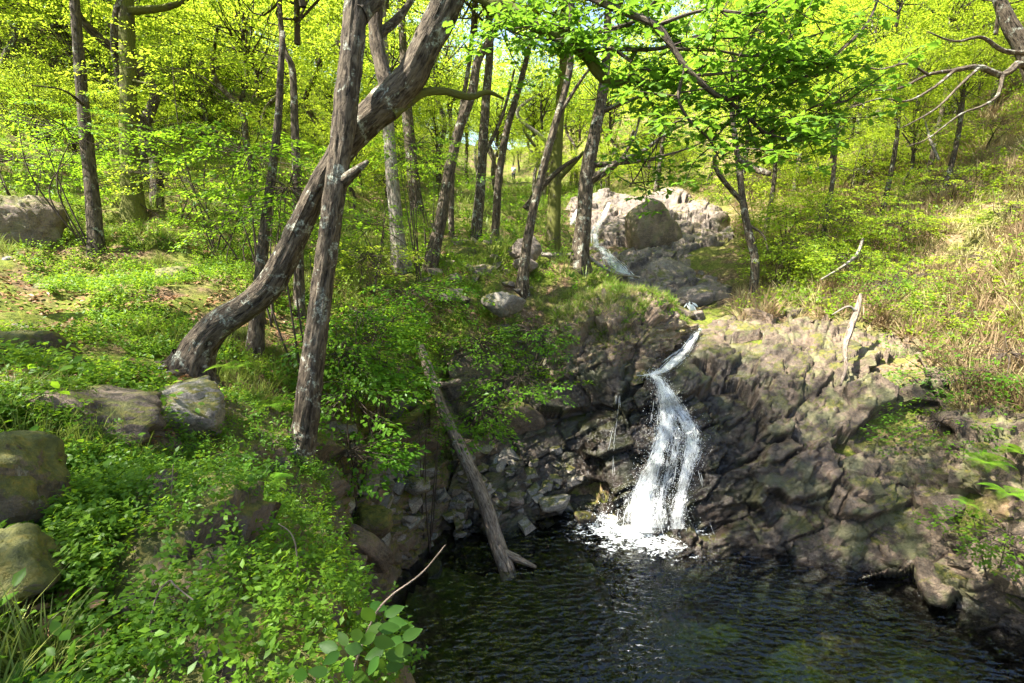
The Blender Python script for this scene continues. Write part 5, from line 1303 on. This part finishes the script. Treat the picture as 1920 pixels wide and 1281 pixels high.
# mid left bank
pts = scatter_pts(5200, (-12, 2.5), (3.2, 13), 6, lambda p, px, py, D: (D > 3.6) & ~onpath(px, py, D) & (pn(p, 1.3, 13) > -0.05) & ((p[:, 0] < -0.3) | (p[:, 1] > 9.5)), 1.0)
cover('bilberry_undergrowth', SPG_M, pts, M['leaf_bil'], 0.6, 1.25, 'green bilberry cover on the shaded middle bank and left slope', 0.25)
pts = scatter_pts(2600, (-12, 4), (3, 16), 7, lambda p, px, py, D: (D > 3.5) & ~onpath(px, py, D) & (pn(p, 0.8, 23) > 0.05), 1.0)
cover('grass', TUF_M, pts, M['grass'], 0.5, 1.0, 'tufts of grass among the plants of the left and middle bank', 0.2)
# grassy knoll left of the chute
pts = scatter_pts(1500, (0.3, 4.6), (9.6, 15), 12, lambda p, px, py, D: (px > 985) & (px < 1290) & (py > 490) & (py < 720), 0.5)
pts = np.concatenate([pts[:450], loft_pts(LK, 420, 0, 0.62, 1.0), loft_pts(LK[:110], 160, 0, 0.3, 0.7)]); pts = pts[pn(pts, 1.6, 71) > -0.25]
cover('grass', TUF_M, pts[::2], M['grass'], 0.5, 1.15, 'thick hanging grass on the knoll above the chute', 0.6)
cover('grass', TUF_M, pts[1::2], M['dry_grass'], 0.4, 0.9, 'dry pale grass mixed into the tufts of the knoll', 0.7)
cover('undergrowth', SPG_M, np.concatenate([loft_pts(LK, 300, 0, 0.4, 1.0), pts[::3]]), M['leaf_bush'], 0.5, 1.1, 'small leafy plants growing on the rocky knoll', 0.5)
# right-hand slope
pts = scatter_pts(6400, (4.5, 34), (4, 36), 13, lambda p, px, py, D: (px > 1380) & (pn(p, 0.9, 33) > -0.45), 1.3)
cover('bracken', TUF_D, pts, M['bracken'], 0.6, 1.3, 'dry tan bracken and heather on the sunlit right slope', 0.5, 0.0, 0.01)
pts = scatter_pts(2600, (4.5, 34), (4, 36), 10, lambda p, px, py, D: (px > 1380) & (pn(p, 0.8, 43) > 0.0), 1.3)
cover('undergrowth', SPG_M, pts, M['leaf'], 0.8, 1.9, 'green brambles and herbs spread over the right slope', 0.4, 0.0, 0.03)
pts = scatter_pts(2800, (4.5, 34), (4, 36), 13, lambda p, px, py, D: (px > 1380), 1.3)
cover('grass', TUF_M, pts, M['dry_grass'], 0.8, 1.6, 'pale grass tufts on the sunlit right slope', 0.4, 0.0, 0.02)
# far slopes
pts = scatter_pts(7000, (-70, 60), (11, 90), 26, lambda p, px, py, D: (D > 12) & ((p[:, 0] < 2.5) | (D > 24)) & (pn(p, 0.35, 53) > -0.3), 1.5)
cover('undergrowth', SPG_F, pts, M['leaf_bush'], 0.6, 1.2, 'green herb layer under the trees on the far slopes', 0.25, 0.0, 0.012)
pts = scatter_pts(2500, (-40, 20), (11, 80), 22, lambda p, px, py, D: (D > 12) & ((p[:, 0] < 2.5) | (D > 24)), 1.5)
cover('grass', TUF_M, pts, M['grass'], 1.0, 2.2, 'tall pale grass under the trees on the far slopes', 0.25, 0.0, 0.01)
# leaf litter
pts = scatter_pts(9000, (-8, 1.5), (0.6, 12), 3.5, lambda p, px, py, D: pn(p, 1.5, 63) > -0.3, 1.0)
pts[:, 2] += rg.uniform(0.003, 0.02, len(pts))
cover('leaf_litter', [(LEAF6[0], LEAF6[1])], pts, M['litter'], 0.04, 0.08, 'brown fallen oak leaves scattered over the left bank', 0.5)

# ------------------------------------------------------------------ ferns
def fern(label, px, py, D, n, L, seed, off=0.0):
    rng = np.random.default_rng(seed); c = P(px, py, D); zg = surf_z(c[0], c[1]); 
    base = np.array([c[0], c[1], min(zg, c[2])])
    t = thing('fern', tuple(base), label, 'fern')
    for k in range(n):
        a = k * 2 * math.pi / n + rng.normal(0, .25); l = L * rng.uniform(.7, 1.1)
        d = np.array([math.cos(a), math.sin(a), 0]); K = 22; tt = np.linspace(0, 1, K)
        mid = c + tt[:, None] * d * l + np.stack([0 * tt, 0 * tt, l * (0.75 * tt - 0.75 * tt * tt)], 1)
        side = np.cross(d, [0, 0, 1]); V = []; F = []
        for j in range(2, K):
            w = l * 0.24 * math.sin(math.pi * min(1, (tt[j] * 0.9 + 0.12))) ** 0.8 + 0.01
            for s in (-1, 1):
                b0 = mid[j]; tipv = b0 + side * s * w + d * w * 0.35 + np.array([0, 0, -0.12 * w]); b1 = b0 + d * l / K * 0.75
                o_ = len(V); m0 = (b0 + tipv) / 2 - d * l * 0.012; m1 = (b1 + tipv) / 2 + d * l * 0.012
                V += [b0, m0, tipv, m1, b1]; F += [(o_, o_ + 1, o_ + 4), (o_ + 1, o_ + 3, o_ + 4), (o_ + 1, o_ + 2, o_ + 3)]
        part('frond', np.array(V), np.array(F), M['fern'], t, False)
    return t
fern('bright fern catching the sun at the right edge above the cliff', 1850, 868, 7.3, 9, 0.36, 1)
fern('smaller bright fern below the sunlit one at the right edge', 1890, 925, 6.8, 7, 0.32, 2)
fern('small fern on the rock ledge above the right shore', 1815, 945, 7.0, 5, 0.2, 3)
fern('bright fern at the far right edge of the slope', 1915, 850, 7.2, 7, 0.36, 4)

fern('fern growing at the foot of the curved trunk, right side', 440, 690, 5.0, 7, 0.24, 5)
fern('fern in the shade between the two crossing trunks', 510, 760, 5.0, 7, 0.22, 6)
fern('fern on the left bank above the lichen boulder', 250, 665, 5.4, 7, 0.24, 7)
fern('fern at the bank edge below the straight trunk', 500, 905, 3.6, 7, 0.17, 8)
fern('fern among the leaf litter right of the mossy boulder', 170, 690, 4.6, 7, 0.2, 9)
for t_, b_, az in ((t1, p1[0], (0.3, 1.4, 2.6, 3.9, 5.2)), (t2, p2[0], (0.1, 1.5, 2.9, 3.7, 4.7, 5.6))):
    for a_ in az:
        d_ = np.array([math.cos(a_), math.sin(a_), 0]); L_ = 0.55 + 0.2 * math.sin(a_ * 7)
        q = [b_ + d_ * 0.05 + np.array([0, 0, 0.22])]
        for f_ in (0.25, 0.5, 0.75, 1.0):
            w_ = b_ + d_ * L_ * f_ + np.array([0.05 * math.sin(9 * f_ + a_), 0.05 * math.cos(7 * f_ + a_), 0]); w_[2] = min(ground_z([w_[0]], [w_[1]])[0], b_[2] + 0.1) + 0.03 * (1 - f_) - 0.04 * f_; q.append(w_)
        V, F, uv = tube(q, [.09, .06, .045, .03, .015], 8, 18, 0.15, int(a_ * 10), True, 0.15); part('root', V, F, M['bark'], t_, True, uv)
# ------------------------------------------------------------------ fallen wood
log = thing('fallen_log', tuple(PW(945, 1058)), 'bare fallen trunk sloping from the bushes down into the pool', 'log')
q = np.array([P(786,650,8.9), P(806,700,8.75), P(830,770,8.55), P(862,838,8.35), P(892,900,8.2), P(915,960,8.05), P(932,1018,7.92), P(948,1062,7.8), P(955,1085,7.75)])
V, F, uv = tube(q, [.08,.085,.092,.10,.11,.115,.12,.125,.125], 24, 80, 0.07, 3, True, 0.08); part('trunk', V, F, M['bark_log'], log, True, uv)
V, F, uv = tube([P(924,1010,7.95), P(945,1035,7.85), P(970,1048,7.8), P(1005,1064,7.75)], [.06,.07,.06,.025], 12, 24, 0.08, 4, True, 0.08); part('root_fork', V, F, M['bark_log'], log, True, uv)
V, F, uv = tube([P(812,715,8.7), P(830,722,8.6), P(858,715,8.5), P(862,712,8.5)], [.05,.05,.045,.03], 10, 16, 0.06, 5, True, 0.08); part('broken_limb', V, F, M['bark_log'], log, True, uv)
ml = thing('mossy_log', tuple(P(700, 800, 7.3)), 'dark mossy log lying across the bank behind the fallen trunk', 'log')
V, F, uv = tube([P(810,752,8.9), P(770,782,8.3), P(730,800,7.9), P(690,808,7.5), P(640,806,7.1), P(598,820,6.8)], [.07,.075,.07,.055,.05,.04], 12, 50, 0.1, 6, True, 0.1); part('trunk', V, F, M['bark_moss'], ml, True, uv)
for r_ in ([(662,808,7.2),(656,830,7.15),(648,858,7.1)], [(690,806,7.5),(700,825,7.4),(706,845,7.35)]):
    V, F, uv = tube([P(*z) for z in r_], [.03,.025,.012], 8, 14, 0.08, 8); part('root', V, F, M['bark_log'], ml, True, uv)
db = thing('dead_branch', tuple(P(1580, 715, 9.3)), 'pale dead branch hanging over the sunlit rim of the cliff', 'branch')
V, F, uv = tube([P(1614,552,10.5), P(1610,570,10.35), P(1604,590,10.2), P(1592,625,9.9), P(1584,655,9.6), P(1586,690,9.4), P(1576,722,9.2)], [.03,.05,.06,.055,.04,.03,.018], 12, 50, 0.12, 9, True, 0.1); part('stem', V, F, M['bark_log'], db, True, uv)
V, F, uv = tube([P(1606,585,10.2), P(1590,575,10.2), P(1560,590,10.2)], [.03,.025,.01], 7, 14, 0.1, 9); part('side_branch', V, F, M['bark_pale'], db, True, uv)
db = thing('dead_branch', tuple(P(1545, 522, 12)), 'thin pale dead branch on the right bank, above the ledge', 'branch')
V, F, uv = tube([P(1618,448,13), P(1606,478,12.7), P(1580,500,12.4), P(1540,524,12)], [.03,.04,.035,.02], 8, 30, 0.1, 10); part('stem', V, F, M['bark_pale'], db, True, uv)
db = thing('dead_branch', tuple(P(1690, 290, 16)), 'thin white dead stem standing on the dry slope', 'branch')
V, F, uv = tube([P(1760,300,15.5), P(1745,265,15.6), P(1738,240,15.8), P(1730,215,16)], [.04,.04,.03,.02], 7, 20, 0.1, 11); part('stem', V, F, M['bark_pale'], db, True, uv)
db = thing('dead_branch', tuple(P(1150, 510, 14.5)), 'long fallen limb lying from the forked oak down to the stream', 'branch')
V, F, uv = tube([P(1100,480,13.4), P(1130,502,13.5), P(1160,514,13.6), P(1200,520,13.7)], [.05,.06,.05,.03], 8, 24, 0.1, 12); part('stem', V, F, M['bark_pale'], db, True, uv)
db = thing('fallen_log', tuple(P(1040, 480, 13.3)), 'short fallen log lying at the foot of the forked oak', 'log')
V, F, uv = tube([P(1010,478,13.6), P(1045,480,13.4), P(1082,478,13.3)], [.08,.085,.08], 10, 20, 0.1, 13); part('stem', V, F, M['bark_pale'], db, True, uv)
V, F, uv = tube([P(985,392,14.2), P(1015,352,14.2), P(1050,318,14.2), P(1088,292,14.3)], [.10,.09,.07,.04], 9, 24, 0.08, 14)
db = thing('leaning_limb', tuple(P(985, 392, 14.2)), 'dark limb leaning up to the right behind the white-flecked trunk', 'branch'); part('stem', V, F, M['bark_dark'], db, True, uv)

# ------------------------------------------------------------------ honeysuckle spray at the bottom edge
rh = np.random.default_rng(91)
hs = thing('honeysuckle', (-0.35, 1.0, 3.5), 'honeysuckle sprig with oval leaves hanging over the dark water at the bottom', 'plant')
stem = px_path([(640,1330,1.35),(668,1240,1.3),(700,1160,1.25),(730,1120,1.25),(790,1075,1.3),(835,1022,1.4)], 1.3)
V, F, uv = tube(stem, [.0035,.003,.003,.0025,.002,.0015], 6, 40, 0.1, 1); part('stem', V, F, M['bark_log'], hs, True, uv)
_t = np.linspace(0, 1, 9); _w2 = 0.25 * np.sin(np.pi * _t ** 0.8)
LH = np.concatenate([np.stack([_t, _w2, 0.10 * _w2 - 0.12 * _t ** 2], 1), np.stack([_t, 0 * _t, -0.02 - 0.12 * _t ** 2], 1), np.stack([_t, -_w2, 0.10 * _w2 - 0.12 * _t ** 2], 1)])
_i = np.arange(8); LHF = np.concatenate([np.stack([_i, _i + 1, _i + 10], 1), np.stack([_i, _i + 10, _i + 9], 1), np.stack([_i + 9, _i + 10, _i + 19], 1), np.stack([_i + 9, _i + 19, _i + 18], 1)])
hl = [(690,1150,300),(712,1140,330),(735,1140,20),(700,1180,200),(742,1165,350),(725,1178,10),(760,1172,0),(690,1200,190),(715,1205,340),(745,1205,20),(665,1190,200),(660,1215,180),(735,1230,355),(700,1225,220),(755,1225,10),(720,1250,300),(690,1245,250),(740,1250,330),(640,1190,150),(770,1190,10),(620,1240,200),(600,1260,180),(650,1260,280),(560,1260,190),(675,1270,200),(610,1215,150)]
for k, (x, y, a) in enumerate(hl):
    c = P(x + rh.normal(0, 3), y + rh.normal(0, 3), 1.22 + rh.normal(0, .05)); a = math.radians(a + rh.normal(0, 15))
    xd = np.array([[math.cos(a), 0.35 * rh.normal(), math.sin(a)]]); upv = np.array([[rh.normal(0, .3), -0.7, 0.7 + rh.normal(0, .2)]])
    V, F = instance(LH, LHF, c[None] - xd * 0.025, rot_from(xd, upv), np.array([rh.uniform(.045, .062)])); part('leaf', V, F, M['leaf_honey'], hs, True)

for lab, pl in [('curved dry stalk arching over the near bilberry beside the mossy bank', [(555,1075,1.9),(556,1035,1.9),(545,1000,1.88),(522,982,1.86)]),
                ('pale broken stalk in the near bilberry above the bright patch', [(265,1180,1.6),(290,1130,1.6),(316,1090,1.58),(330,1100,1.55),(362,1125,1.5)]),
                ('thin upright dry stalk in the near bilberry at the left', [(285,1120,2.2),(300,1050,2.2),(318,960,2.2),(325,870,2.2)])]:
    q = np.array([P(*z) for z in pl]); q[0, 2] -= 0.1; t = thing('dry_stalk', tuple(q[0]), lab, 'stalk')
    V, F, uv = tube(q, [.003, .0028, .0025, .0018], 6, 24, 0.1, 3); part('stem', V, F, M['bark_log'], t, True, uv)
# ------------------------------------------------------------------ hiker far up the path
_D = np.linspace(35, 76, 400); _x = (963 - 960.0) / FPX * _D; _y = np.array([P(963, 351, d)[1] for d in _D]); _z = ground_z(_x, _y)
_py = proj(np.stack([_x, _y, _z], 1))[1]; _vis = _py <= np.minimum.accumulate(np.concatenate([[9e9], _py[:-1]])) + 0.3
_k = np.where(_vis & (_D > 60))[0]; _k = _k[np.argmin(np.abs(_py[_k] - 350))] if len(_k) else 200
hk = np.array([_x[_k], _y[_k], 0]); hz = _z[_k]
per = thing('person', (hk[0], hk[1], hz), 'distant person in a pale blue-grey top and dark trousers walking up the path', 'person')
def skin_body(name, verts, edges, radii, mt, parent):
    me = bpy.data.meshes.new(name); me.from_pydata(verts, edges, []); me.materials.append(mt)
    o = obj(name, me, parent)
    md = o.modifiers.new('skin', 'SKIN'); md.use_smooth_shade = True
    for v, r in zip(me.skin_vertices[0].data, radii): v.radius = (r, r)
    me.skin_vertices[0].data[0].use_root = True
    o.modifiers.new('sub', 'SUBSURF').levels = 1; o.modifiers['sub'].render_levels = 1
    return o
sv = [(0,0,.95),(0,0,1.15),(0,0,1.4),(0,0,1.52),(0,0,1.62),(0,0,1.74),(-.2,0,1.42),(-.27,.02,1.15),(-.24,-.08,.93),(.2,0,1.42),(.27,.02,1.15),(.24,-.08,.93),(-.1,0,.9),(-.11,-.05,.5),(-.11,.1,.06),(.1,0,.9),(.11,.06,.5),(.11,0,.06)]
se = [(0,1),(1,2),(2,3),(3,4),(4,5),(2,6),(6,7),(7,8),(2,9),(9,10),(10,11),(0,12),(12,13),(13,14),(0,15),(15,16),(16,17)]
sr = [.15,.15,.17,.06,.10,.09,.08,.055,.045,.08,.055,.045,.10,.075,.055,.10,.075,.055]
M['skin'] = flat_mat('skin', (0.5, 0.33, 0.25)); M['top'] = flat_mat('pale_top', (0.42, 0.50, 0.58)); M['trousers'] = flat_mat('dark_trousers', (0.03, 0.035, 0.055)); M['hair'] = flat_mat('hair', (0.06, 0.04, 0.03))
skin_body('body', sv, se, sr, M['skin'], per)
skin_body('jacket', [(0,0,.95),(0,0,1.2),(0,0,1.42),(-.2,0,1.43),(-.27,.02,1.15),(.2,0,1.43),(.27,.02,1.15)], [(0,1),(1,2),(2,3),(3,4),(2,5),(5,6)], [.18,.175,.19,.10,.075,.10,.075], M['top'], per)
skin_body('trousers', [(0,0,.98),(-.1,0,.88),(-.11,-.05,.5),(-.11,.1,.08),(.1,0,.88),(.11,.06,.5),(.11,0,.08)], [(0,1),(1,2),(2,3),(0,4),(4,5),(5,6)], [.17,.125,.09,.075,.125,.09,.075], M['trousers'], per)
skin_body('hair', [(0,.02,1.68),(0,.02,1.78)], [(0,1)], [.115,.10], M['hair'], per)
